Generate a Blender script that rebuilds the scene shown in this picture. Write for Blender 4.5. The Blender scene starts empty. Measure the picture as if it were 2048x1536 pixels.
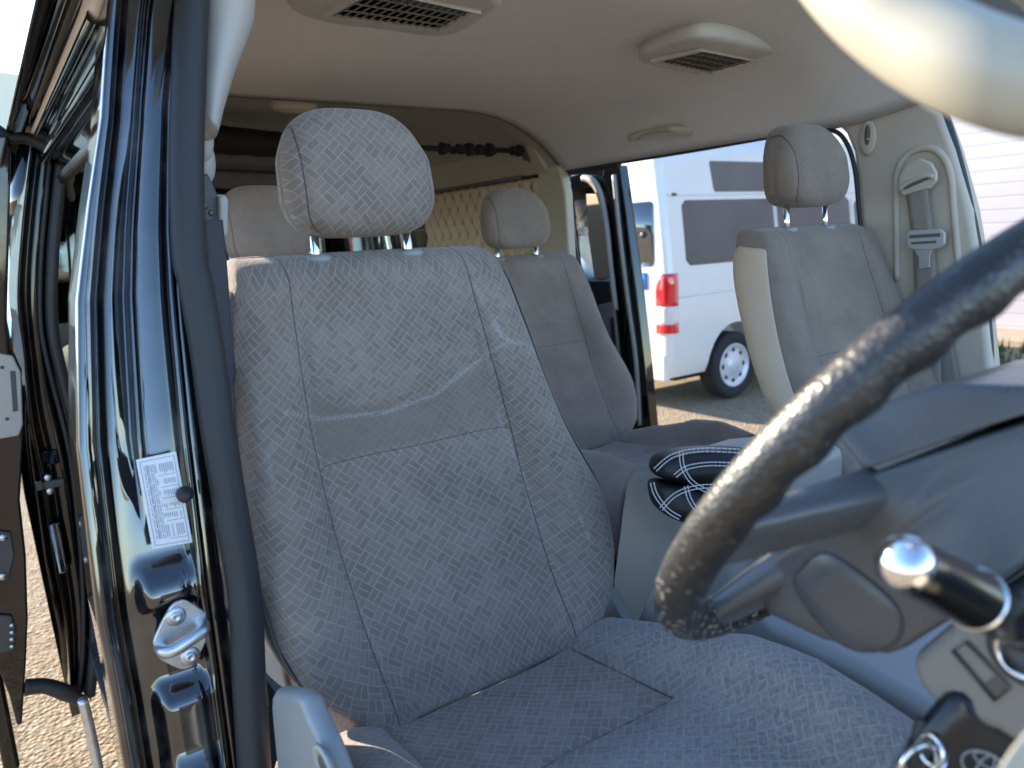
import bpy, bmesh, math, random
import numpy as np
from mathutils import Vector
random.seed(4)
S = bpy.context.scene
COL = S.collection
PI = math.pi

# ------------------------------------------------------------------ camera frame
# X = across the van (driver's side to passenger's side), Y = towards the rear, Z = up
F = 1500.0; CX, CY = 1024.0, 768.0
def _ray(u, v): return np.array([u - CX, v - CY, F])
ey = _ray(-50, 535); ey /= np.linalg.norm(ey)
ex = _ray(3200, 365); ex = ex - ey*(ex @ ey); ex /= np.linalg.norm(ex)
ez = np.cross(ex, ey)
if ez[1] > 0: ez = -ez
RM = np.stack([ex, ey, ez])
CAM = np.array([0., 0., 1.65])
def at(u, v, X=None, Y=None, Z=None, D=None):
    r = RM @ _ray(u, v)
    if X is not None: t = (X - CAM[0])/r[0]
    elif Y is not None: t = (Y - CAM[1])/r[1]
    elif Z is not None: t = (Z - CAM[2])/r[2]
    else: t = D/F
    return CAM + t*r
def ats(pts, **k): return [at(u, v, **k) for u, v in pts]

# ------------------------------------------------------------------ materials
MATS = {}
def newmat(name):
    m = bpy.data.materials.new(name); m.use_nodes = True
    nt = m.node_tree; nt.nodes.clear()
    o = nt.nodes.new('ShaderNodeOutputMaterial'); b = nt.nodes.new('ShaderNodeBsdfPrincipled')
    nt.links.new(b.outputs[0], o.inputs[0])
    return m, nt, b
def N(nt, t, **k):
    n = nt.nodes.new(t)
    for a, v in k.items(): setattr(n, a, v)
    return n
def mixc(nt, fac, a, b, mode='MIX'):
    n = N(nt, 'ShaderNodeMix', data_type='RGBA', blend_type=mode)
    for i, v in ((0, fac), (6, a), (7, b)):
        if hasattr(v, 'is_output') or isinstance(v, bpy.types.NodeSocket): nt.links.new(v, n.inputs[i])
        else: n.inputs[i].default_value = v if i == 0 else (*v, 1)
    return n.outputs[2]
def ramp(nt, src, a, b):
    n = N(nt, 'ShaderNodeMapRange'); nt.links.new(src, n.inputs[0])
    n.inputs[1].default_value = a; n.inputs[2].default_value = b
    return n.outputs[0]
def noise(nt, vec, scale, detail=4, rough=.55):
    n = N(nt, 'ShaderNodeTexNoise'); n.inputs['Scale'].default_value = scale
    n.inputs['Detail'].default_value = detail; n.inputs['Roughness'].default_value = rough
    if vec is not None: nt.links.new(vec, n.inputs['Vector'])
    return n
def coord(nt, which='Object'):
    return N(nt, 'ShaderNodeTexCoord').outputs[which]
def bump(nt, b, h, strength=.3, dist=.001, prev=None):
    n = N(nt, 'ShaderNodeBump'); n.inputs['Strength'].default_value = strength; n.inputs['Distance'].default_value = dist
    nt.links.new(h, n.inputs['Height'])
    if prev is not None: nt.links.new(prev, n.inputs['Normal'])
    nt.links.new(n.outputs[0], b.inputs['Normal']); return n.outputs[0]

def plain(name, col, rough=.5, var=.12, scale=40, bscale=600, bstr=.15, bdist=.0005, metal=0, spec=.5, coat=0, coatior=1.5, bigscale=3):
    """a plain surface with slight blotches, fine grain and uneven gloss"""
    m, nt, b = newmat(name)
    c = coord(nt)
    n1 = noise(nt, c, scale); n2 = noise(nt, c, bigscale, 3)
    k = mixc(nt, ramp(nt, n1.outputs[0], .3, .7), tuple(x*(1-var) for x in col), tuple(min(1, x*(1+var)) for x in col))
    k = mixc(nt, ramp(nt, n2.outputs[0], .35, .7), k, tuple(x*(1-var*.6) for x in col), 'MIX')
    nt.links.new(k, b.inputs['Base Color'])
    r = N(nt, 'ShaderNodeMapRange'); nt.links.new(n1.outputs[0], r.inputs[0])
    r.inputs[3].default_value = max(0, rough*.85); r.inputs[4].default_value = min(1, rough*1.15)
    nt.links.new(r.outputs[0], b.inputs['Roughness'])
    b.inputs['Metallic'].default_value = metal; b.inputs['Specular IOR Level'].default_value = spec
    if coat: b.inputs['Coat Weight'].default_value = coat; b.inputs['Coat Roughness'].default_value = .03; b.inputs['Coat IOR'].default_value = coatior
    if bstr:
        n3 = noise(nt, c, bscale, 2); bump(nt, b, n3.outputs[0], bstr, bdist)
    MATS[name] = m; return m

def fabric(name, base, line, cell=(.013, .0078), rot=48, wear_lighten=(.42, .42, .42), lineamt=.75, tones=(.82, 1.1)):
    """woven seat cloth: little outlined blocks set diagonally, nap, scuffed folds and painted cushion brightening (attribute 'wear')"""
    m, nt, b = newmat(name)
    uv = coord(nt, 'UV')
    nz = noise(nt, uv, 160, 2)
    va = N(nt, 'ShaderNodeVectorMath', operation='SCALE'); nt.links.new(nz.outputs['Color'], va.inputs[0]); va.inputs['Scale'].default_value = .0022
    vb = N(nt, 'ShaderNodeVectorMath', operation='ADD'); nt.links.new(uv, vb.inputs[0]); nt.links.new(va.outputs[0], vb.inputs[1])
    h = cell[1]
    def rotated(rotd):
        mp = N(nt, 'ShaderNodeMapping'); nt.links.new(vb.outputs[0], mp.inputs['Vector']); mp.inputs['Rotation'].default_value = (0, 0, math.radians(rotd)); return mp.outputs[0]
    def brick(rotd, ms):
        br = N(nt, 'ShaderNodeTexBrick', offset=0, offset_frequency=2)
        nt.links.new(rotated(rotd), br.inputs['Vector'])
        br.inputs['Scale'].default_value = 1; br.inputs['Brick Width'].default_value = 2*h; br.inputs['Row Height'].default_value = h
        br.inputs['Mortar Size'].default_value = ms; br.inputs['Mortar Smooth'].default_value = .45; br.inputs['Bias'].default_value = 0
        br.inputs['Color1'].default_value = (.2, .2, .2, 1); br.inputs['Color2'].default_value = (.8, .8, .8, 1); br.inputs['Mortar'].default_value = (.5, .5, .5, 1)
        return br
    ba = brick(rot, .0010); bb = brick(rot+90, .0010)
    ck = N(nt, 'ShaderNodeTexChecker'); ck.inputs['Scale'].default_value = 1/(2*h)
    zo = N(nt, 'ShaderNodeVectorMath', operation='ADD'); nt.links.new(rotated(rot), zo.inputs[0]); zo.inputs[1].default_value = (0, 0, .001); nt.links.new(zo.outputs[0], ck.inputs['Vector'])
    def pick(o1, o2):
        n_ = N(nt, 'ShaderNodeMix', data_type='RGBA'); nt.links.new(ck.outputs['Fac'], n_.inputs[0]); nt.links.new(o1, n_.inputs[6]); nt.links.new(o2, n_.inputs[7]); return n_.outputs[2]
    colr = pick(ba.outputs['Color'], bb.outputs['Color'])
    fsep = N(nt, 'ShaderNodeSeparateColor'); nt.links.new(pick(ba.outputs['Fac'], bb.outputs['Fac']), fsep.inputs[0]); fac = fsep.outputs[0]
    big = noise(nt, uv, 9, 3); mid = noise(nt, uv, 60, 4, .65); fine = noise(nt, uv, 1500, 2)
    k = mixc(nt, ramp(nt, big.outputs[0], .35, .68), tuple(x*.86 for x in base), tuple(x*1.1 for x in base))
    tone = N(nt, 'ShaderNodeSeparateColor'); nt.links.new(colr, tone.inputs[0])
    k = mixc(nt, ramp(nt, tone.outputs[0], .25, .75), mixc(nt, 1.0, k, (tones[0],)*3, 'MULTIPLY'), mixc(nt, 1.0, k, (tones[1],)*3, 'MULTIPLY'))
    f1 = N(nt, 'ShaderNodeMath', operation='MULTIPLY'); nt.links.new(fac, f1.inputs[0])
    nt.links.new(ramp(nt, mid.outputs[0], .05, .62), f1.inputs[1])
    f2 = N(nt, 'ShaderNodeMath', operation='MULTIPLY'); nt.links.new(f1.outputs[0], f2.inputs[0]); f2.inputs[1].default_value = lineamt
    k = mixc(nt, f2.outputs[0], k, line)
    bd = N(nt, 'ShaderNodeAttribute', attribute_name='band')     # a strip of cloth with its nap brushed the other way
    fb = N(nt, 'ShaderNodeMath', operation='MULTIPLY'); nt.links.new(bd.outputs['Fac'], fb.inputs[0]); fb.inputs[1].default_value = .75
    k = mixc(nt, fb.outputs[0], k, tuple(x*.80 for x in base))
    k = mixc(nt, ramp(nt, fine.outputs[0], .3, .7), mixc(nt, 1.0, k, (.8, .8, .8), 'MULTIPLY'), mixc(nt, 1.0, k, (1.15, 1.15, 1.15), 'MULTIPLY'))
    at_ = N(nt, 'ShaderNodeAttribute', attribute_name='wear_lighten')
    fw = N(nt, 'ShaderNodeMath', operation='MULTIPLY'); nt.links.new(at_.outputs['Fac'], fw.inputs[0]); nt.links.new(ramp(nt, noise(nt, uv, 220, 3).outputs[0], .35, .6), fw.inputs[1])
    k = mixc(nt, fw.outputs[0], k, wear_lighten)
    for sd, mk, wdt, amt in (('sa', 'ma', .0013, .8), ('sb', 'mb', .0012, .7)):      # sewn seams: thin lines where the signed distance is 0
        a1 = N(nt, 'ShaderNodeAttribute', attribute_name=sd); a2 = N(nt, 'ShaderNodeAttribute', attribute_name=mk)
        ab = N(nt, 'ShaderNodeMath', operation='ABSOLUTE'); nt.links.new(a1.outputs['Fac'], ab.inputs[0])
        ln = N(nt, 'ShaderNodeMath', operation='MULTIPLY'); nt.links.new(ramp(nt, ab.outputs[0], wdt, wdt*.25), ln.inputs[0])
        gt = N(nt, 'ShaderNodeMath', operation='GREATER_THAN'); nt.links.new(a2.outputs['Fac'], gt.inputs[0]); gt.inputs[1].default_value = 0; nt.links.new(gt.outputs[0], ln.inputs[1])
        l2 = N(nt, 'ShaderNodeMath', operation='MULTIPLY'); nt.links.new(ln.outputs[0], l2.inputs[0]); l2.inputs[1].default_value = amt
        k = mixc(nt, l2.outputs[0], k, tuple(x*.2 for x in base))
    nt.links.new(k, b.inputs['Base Color'])
    b.inputs['Roughness'].default_value = .92; b.inputs['Specular IOR Level'].default_value = .15
    b.inputs['Sheen Weight'].default_value = .25; b.inputs['Sheen Roughness'].default_value = .45
    inv = N(nt, 'ShaderNodeMath', operation='SUBTRACT'); inv.inputs[0].default_value = 1; nt.links.new(fac, inv.inputs[1])
    p = bump(nt, b, inv.outputs[0], .55, .0007)
    bump(nt, b, fine.outputs[0], .5, .0008, p)
    MATS[name] = m; return m

def gloss_black(name, base=(.004, .004, .005), ior=2.05, rough=.035, dirt=.07):
    m, nt, b = newmat(name)
    c = coord(nt); n = noise(nt, c, 14, 5); n2 = noise(nt, c, 3, 2)
    k = mixc(nt, ramp(nt, n.outputs[0], .50, .82), base, (dirt, dirt*.93, dirt*.84))
    nt.links.new(k, b.inputs['Base Color']); b.inputs['IOR'].default_value = ior
    r = N(nt, 'ShaderNodeMapRange'); nt.links.new(n.outputs[0], r.inputs[0]); r.inputs[1].default_value = .45; r.inputs[2].default_value = .85; r.inputs[3].default_value = rough; r.inputs[4].default_value = rough*5
    nt.links.new(r.outputs[0], b.inputs['Roughness'])
    bump(nt, b, n2.outputs[0], .06, .01)
    MATS[name] = m; return m

fabric('seat_cloth', (.240, .198, .166), (.365, .312, .27), cell=(.0135, .0090), lineamt=.8, tones=(.88, 1.08))
fabric('seat_cloth_taupe', (.225, .180, .142), (.28, .23, .19), lineamt=.3, tones=(.95, 1.03))
fabric('seat_cloth_mauve', (.285, .238, .205), (.33, .285, .25), lineamt=.3, tones=(.95, 1.03))
gloss_black('black_paint')
gloss_black('black_paint_plain', ior=1.6, dirt=.02)
plain('rubber', (.018, .019, .022), .55, .2, 60, 900, .25)
plain('trim_grey', (.42, .41, .38), .5, .06, 30, 900, .2)
plain('trim_beige', (.50, .435, .345), .55, .05, 25, 900, .25)
plain('trim_cream', (.40, .37, .295), .38, .04, 25, 900, .1)
plain('headliner', (.74, .715, .69), .95, .06, 120, 1400, .5, .001, spec=.1)
plain('grille_dark', (.11, .105, .10), .7, .1)
plain('light_plastic', (.36, .345, .315), .42, .05, 30, 700, .2)
plain('guide_grey', (.27, .28, .28), .4, .05, 30, 700, .2)
plain('console_grey', (.28, .275, .26), .45, .05, 30, 700, .2)
plain('dark_plastic', (.05, .052, .056), .45, .12, 40, 700, .35)
plain('grey_plastic', (.080, .083, .086), .28, .08, 40, 800, .35)
plain('column_grey', (.20, .195, .18), .5, .08, 40, 800, .4, .0008)
plain('carpet', (.022, .021, .022), 1, .4, 300, 900, .8, .004, spec=.05)
plain('carpet_grey', (.09, .085, .08), 1, .4, 300, 900, .8, .004, spec=.05)
plain('side_vinyl', (.50, .39, .28), .6, .04, 30, 800, .3)
plain('side_vinyl_dark', (.36, .26, .17), .7, .1)
plain('shell_grey', (.10, .097, .095), .7, .08)
plain('chrome', (.8, .82, .84), .12, .04, 40, 300, .03, metal=1)
plain('visor_brown', (.12, .10, .085), .9, .08)
plain('zinc', (.60, .63, .66), .42, .12, 90, 400, .15, metal=1)
plain('knob_mirror', (.85, .86, .88), .05, .02, 20, 100, 0, metal=1)
plain('stalk_black', (.008, .008, .009), .12, .1, 30, 400, .05)
plain('belt_web', (.05, .052, .062), .7, .15, 200, 1800, .6, .0006)
plain('belt_taupe', (.26, .225, .185), .7, .1, 200, 1800, .6, .0006)
plain('quilt_black', (.012, .012, .014), .42, .2, 60, 1200, .5, .0006)
plain('thread_white', (.62, .62, .62), .8, .15, 300, 900, .4)
plain('curtain_black', (.012, .011, .012), .9, .2)
plain('curtain_grey', (.085, .078, .075), .9, .15, 60)
plain('quilt_tan', (.68, .52, .37), .6, .06, 40, 700, .3)
plain('white_paint', (.70, .69, .66), .25, .04, 6, 200, 0, coat=.6)
plain('tyre', (.02, .02, .021), .8, .25, 50, 200, .5, .002)
plain('alloy', (.62, .63, .66), .35, .1, 40, 300, .1, metal=.25)
plain('cladding_white', (.36, .355, .40), .6, .04, 1.5, 50, .1)
plain('cladding_cream', (.80, .75, .58), .6, .05, 1.0, 50, .1)
plain('roof_metal', (.42, .36, .31), .5, .12, 2)
plain('red_metal', (.45, .045, .03), .4, .12, 4)
plain('cyan_metal', (.45, .62, .66), .5, .06, 4)
plain('olive_metal', (.22, .2, .15), .6, .1, 4)
plain('headlamp', (.7, .7, .66), .15, .05)
plain('weeds_green', (.07, .13, .03), .8, .4, 20)
plain('flower_yellow', (.75, .62, .05), .7, .2, 20)
plain('blue_sign', (.05, .22, .68), .4, .03)
plain('white_sign', (.8, .8, .8), .5, .03)
plain('label_white', (.74, .77, .82), .5, .03, 200, 300, .05)
plain('print_grey', (.30, .34, .40), .7, .1, 400)
plain('emblem', (.30, .30, .30), .4, .1)
plain('pole_metal', (.35, .37, .4), .5, .1)
plain('inner_liner', (.40, .355, .31), .95, .08, 60)
plain('fob_black', (.012, .014, .018), .22, .15, 60)

def red_lens(name, col, ior=1.5):
    m, nt, b = newmat(name)
    c = coord(nt); w = noise(nt, c, 60, 2)
    k = mixc(nt, ramp(nt, w.outputs[0], .3, .7), tuple(x*.8 for x in col), col)
    nt.links.new(k, b.inputs['Base Color']); b.inputs['Roughness'].default_value = .08; b.inputs['Coat Weight'].default_value = 1
    MATS[name] = m
red_lens('lens_red', (.72, .012, .02)); red_lens('lens_orange', (.80, .10, .04)); red_lens('lens_clear', (.72, .68, .66))

def glass_thin(name, tint=(.9, .95, .93), refl=1.0):
    m = bpy.data.materials.new(name); m.use_nodes = True; nt = m.node_tree; nt.nodes.clear()
    o = N(nt, 'ShaderNodeOutputMaterial'); mx = N(nt, 'ShaderNodeMixShader'); t = N(nt, 'ShaderNodeBsdfTransparent'); g = N(nt, 'ShaderNodeBsdfGlossy')
    fr = N(nt, 'ShaderNodeFresnel'); fr.inputs[0].default_value = 1.45
    t.inputs[0].default_value = (*tint, 1); g.inputs['Roughness'].default_value = .02
    n = noise(nt, coord(nt), 5, 3); sc = mixc(nt, ramp(nt, n.outputs[0], .3, .8), tint, tuple(x*.93 for x in tint)); nt.links.new(sc, t.inputs[0])
    nt.links.new(fr.outputs[0], mx.inputs[0]); nt.links.new(t.outputs[0], mx.inputs[1]); nt.links.new(g.outputs[0], mx.inputs[2]); nt.links.new(mx.outputs[0], o.inputs[0])
    MATS[name] = m
glass_thin('glass_clear')
def glass_dark(name, col, ior=1.6):
    m, nt, b = newmat(name)
    c = coord(nt); n = noise(nt, c, 1.2, 3)
    k = mixc(nt, ramp(nt, n.outputs[0], .3, .7), tuple(x*.75 for x in col), tuple(x*1.2 for x in col))
    nt.links.new(k, b.inputs['Base Color']); b.inputs['Roughness'].default_value = .03; b.inputs['IOR'].default_value = ior
    MATS[name] = m
glass_dark('glass_tint', (.07, .072, .075)); glass_dark('glass_rear', (.05, .06, .06), 2.6)

def leather(name):
    m, nt, b = newmat(name)
    c = coord(nt)
    v = N(nt, 'ShaderNodeTexVoronoi', feature='F1'); v.inputs['Scale'].default_value = 330; nt.links.new(c, v.inputs['Vector'])
    w = N(nt, 'ShaderNodeAttribute', attribute_name='wear_lighten')
    sp = N(nt, 'ShaderNodeTexVoronoi', feature='F1'); sp.inputs["Scale"].default_value = 215; nt.links.new(c, sp.inputs['Vector'])
    spk = ramp(nt, sp.outputs['Distance'], .46, .24)
    sep = N(nt, 'ShaderNodeSeparateColor'); nt.links.new(sp.outputs['Color'], sep.inputs[0])
    pick = ramp(nt, sep.outputs[0], .58, .66)
    mm = N(nt, 'ShaderNodeMath', operation='MULTIPLY'); nt.links.new(spk, mm.inputs[0]); nt.links.new(pick, mm.inputs[1])
    mm2 = N(nt, 'ShaderNodeMath', operation='MULTIPLY'); nt.links.new(mm.outputs[0], mm2.inputs[0]); nt.links.new(w.outputs['Fac'], mm2.inputs[1])
    n = noise(nt, c, 30, 4)
    k = mixc(nt, ramp(nt, n.outputs[0], .3, .7), (.012, .0125, .013), (.022, .022, .022))
    k = mixc(nt, mm2.outputs[0], k, (.60, .57, .53))
    nt.links.new(k, b.inputs['Base Color'])
    r = N(nt, 'ShaderNodeMapRange'); nt.links.new(n.outputs[0], r.inputs[0]); r.inputs[3].default_value = .34; r.inputs[4].default_value = .48
    nt.links.new(r.outputs[0], b.inputs['Roughness']); b.inputs['IOR'].default_value = 1.65
    bump(nt, b, v.outputs['Distance'], .6, .0009)
    MATS[name] = m
leather('rim_leather')

def ground_mat():
    m, nt, b = newmat('gravel')
    c = coord(nt)
    a = noise(nt, c, .55, 6, .65); d = noise(nt, c, 9, 6, .7); e = N(nt, 'ShaderNodeTexVoronoi'); e.inputs['Scale'].default_value = 55; nt.links.new(c, e.inputs['Vector'])
    k = mixc(nt, ramp(nt, a.outputs[0], .3, .7), (.25, .19, .125), (.31, .25, .175))
    k = mixc(nt, ramp(nt, d.outputs[0], .4, .75), k, (.185, .14, .09))
    s = N(nt, 'ShaderNodeSeparateColor'); nt.links.new(e.outputs['Color'], s.inputs[0])
    k = mixc(nt, ramp(nt, s.outputs[0], .55, 1.), k, (.36, .31, .24))
    nt.links.new(k, b.inputs['Base Color']); b.inputs['Roughness'].default_value = .95; b.inputs['Specular IOR Level'].default_value = .1
    p = bump(nt, b, e.outputs['Distance'], .6, .02); bump(nt, b, d.outputs[0], .5, .03, p)
    MATS['gravel'] = m
ground_mat()

# ------------------------------------------------------------------ mesh helpers
def link(name, me, mat=None, parent=None):
    o = bpy.data.objects.new(name, me); COL.objects.link(o)
    if mat: me.materials.append(MATS[mat] if isinstance(mat, str) else mat)
    if parent is not None: o.parent = parent
    return o
def mesh(name, vs, fs, mat=None, parent=None, smooth=True, bevel=0, seg=3, sub=0, solid=0, angle=35, uvs=None, attrs=None, weld=False, solidoff=-1):
    me = bpy.data.meshes.new(name)
    me.from_pydata([tuple(map(float, v)) for v in vs], [], fs)
    if uvs is not None:
        l = me.uv_layers.new(name='UVMap')
        vi = np.zeros(len(me.loops), dtype=np.int32); me.loops.foreach_get('vertex_index', vi)
        l.data.foreach_set('uv', np.asarray(uvs, dtype=np.float32)[vi].ravel())
    for k, a in (attrs or {}).items():
        t = me.attributes.new(k, 'FLOAT', 'POINT'); t.data.foreach_set('value', np.asarray(a, dtype=np.float32).ravel())
    bm = bmesh.new(); bm.from_mesh(me)
    if weld: bmesh.ops.remove_doubles(bm, verts=bm.verts, dist=1e-5)
    bmesh.ops.recalc_face_normals(bm, faces=bm.faces); bm.to_mesh(me); bm.free()
    if smooth:
        for p in me.polygons: p.use_smooth = True
    o = link(name, me, mat, parent)
    if solid: mo = o.modifiers.new('solid', 'SOLIDIFY'); mo.thickness = solid; mo.offset = solidoff
    if bevel:
        mo = o.modifiers.new('bevel', 'BEVEL'); mo.width = bevel; mo.segments = seg; mo.limit_method = 'ANGLE'; mo.angle_limit = math.radians(angle); mo.harden_normals = False
    if sub: mo = o.modifiers.new('sub', 'SUBSURF'); mo.levels = mo.render_levels = sub
    if smooth and bevel: mo = o.modifiers.new('wn', 'WEIGHTED_NORMAL'); mo.keep_sharp = True
    return o
def spline(pts, n=8, closed=False):
    P = [np.array(p, float) for p in pts]; out = []
    m = len(P)
    for i in range(m if closed else m-1):
        if closed: a, b, c, d = P[i-1], P[i], P[(i+1) % m], P[(i+2) % m]
        else: a, b, c, d = P[max(i-1, 0)], P[i], P[i+1], P[min(i+2, m-1)]
        for k in range(n):
            t = k/n
            out.append(.5*((2*b)+(-a+c)*t+(2*a-5*b+4*c-d)*t*t+(-a+3*b-3*c+d)*t**3))
    if not closed: out.append(P[-1])
    return out
def tube_data(pts, r, n=12, flat=1.0, up=None, closed=False):
    P = [np.array(p, float) for p in pts]; m = len(P)
    R = [r]*m if np.isscalar(r) else list(np.interp(np.linspace(0, 1, m), np.linspace(0, 1, len(r)), r))
    vs, fs = [], []; prev = None
    for i in range(m):
        if closed: t = P[(i+1) % m]-P[i-1]
        else: t = P[min(i+1, m-1)]-P[max(i-1, 0)]
        t = t/np.linalg.norm(t)
        if prev is None:
            a = np.array(up if up is not None else ([0, 0, 1] if abs(t[2]) < .9 else [0, 1, 0]), float)
        else: a = prev
        a = a - t*(a @ t); a /= np.linalg.norm(a); b = np.cross(t, a); prev = a
        for k in range(n):
            an = 2*PI*k/n
            vs.append(P[i]+R[i]*(math.cos(an)*a+flat*math.sin(an)*b))
    for i in range(m if closed else m-1):
        j = (i+1) % m
        for k in range(n):
            fs.append((i*n+k, i*n+(k+1) % n, j*n+(k+1) % n, j*n+k))
    if not closed:
        fs.append(tuple(range(n))); fs.append(tuple(range((m-1)*n, m*n)))
    return vs, fs
def tube(name, pts, r, mat, parent=None, n=12, flat=1.0, up=None, closed=False, sm=0, **k):
    if sm: pts = spline(pts, sm, closed)
    v, f = tube_data(pts, r, n, flat, up, closed)
    return mesh(name, v, f, mat, parent, **k)
def merge(*parts):
    vs, fs = [], []
    for v, f in parts:
        o = len(vs); vs += list(v); fs += [tuple(i+o for i in q) for q in f]
    return vs, fs
def tubes(name, lines, r, mat, parent=None, n=6, sm=0, flat=1.0):
    return mesh(name, *merge(*[tube_data(spline(l, sm) if sm else l, r, n, flat) for l in lines]), mat, parent)
def prism_data(ring, off):
    """ring of 3D points pushed along the vector off"""
    A = [np.array(p, float) for p in ring]; off = np.array(off, float); n = len(A)
    return A+[p+off for p in A], [tuple(range(n)), tuple(range(n, 2*n))]+[(i, (i+1) % n, (i+1) % n+n, i+n) for i in range(n)]
def prism(name, ring, off, mat, parent=None, bevel=.004, sm=0, **k):
    if sm: ring = spline(ring, sm, True)
    return mesh(name, *prism_data(ring, off), mat, parent, bevel=bevel, **k)
def box_data(a, b):
    x0, y0, z0 = a; x1, y1, z1 = b
    return prism_data([(x0, y0, z0), (x1, y0, z0), (x1, y1, z0), (x0, y1, z0)], (0, 0, z1-z0))
def box(name, a, b, mat, parent=None, bevel=.005, **k): return mesh(name, *box_data(a, b), mat, parent, bevel=bevel, **k)
def loft_data(rings, cap=True, closed=True):
    n = len(rings[0]); vs = [p for r in rings for p in r]; fs = []
    for i in range(len(rings)-1):
        for k in range(n if closed else n-1):
            fs.append((i*n+k, i*n+(k+1) % n, (i+1)*n+(k+1) % n, (i+1)*n+k))
    if cap and closed: fs.append(tuple(range(n))); fs.append(tuple(range((len(rings)-1)*n, len(rings)*n)))
    return vs, fs
def loft(name, rings, mat, parent=None, cap=True, closed=True, **k):
    return mesh(name, *loft_data(rings, cap, closed), mat, parent, **k)
def grid_faces(nu, nv):
    return [(j*nu+i, j*nu+i+1, (j+1)*nu+i+1, (j+1)*nu+i) for j in range(nv-1) for i in range(nu-1)]
def disc_ring(c, r, ax1, ax2, n=32):
    c = np.array(c, float); a = np.array(ax1, float); b = np.array(ax2, float)
    return [c+r*(math.cos(2*PI*k/n)*a+math.sin(2*PI*k/n)*b) for k in range(n)]
def lathe(name, base, axis, prof, mat, parent=None, n=32, **k):
    """prof: list of (distance along axis, radius)"""
    ax = np.array(axis, float); ax /= np.linalg.norm(ax)
    a = np.cross(ax, [0, 0, 1]) if abs(ax[2]) < .9 else np.cross(ax, [0, 1, 0]); a /= np.linalg.norm(a); b = np.cross(ax, a)
    return loft(name, [disc_ring(np.array(base)+ax*h, max(r, 1e-4), a, b, n) for h, r in prof], mat, parent, **k)
def thing(name, label, cat, loc=(0, 0, 0), group=None):
    o = bpy.data.objects.new(name, None); COL.objects.link(o); o.empty_display_size = .1
    o['label'] = label; o['category'] = cat
    if group: o['group'] = group
    return o
def tag(o, label, cat, group=None):
    o['label'] = label; o['category'] = cat
    if group: o['group'] = group
    return o
def struct(o): o['kind'] = 'structure'; return o
def smoothstep(a, b, x):
    t = np.clip((x-a)/(b-a), 0, 1); return t*t*(3-2*t)
def segdist(P, line):
    """distance of points P (n,2) to a polyline"""
    d = np.full(len(P), 1e9)
    for a, b in zip(line[:-1], line[1:]):
        a = np.array(a); b = np.array(b); t = np.clip(((P-a) @ (b-a))/((b-a) @ (b-a)), 0, 1)
        d = np.minimum(d, np.linalg.norm(P-(a+t[:, None]*(b-a)), axis=1))
    return d

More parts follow.
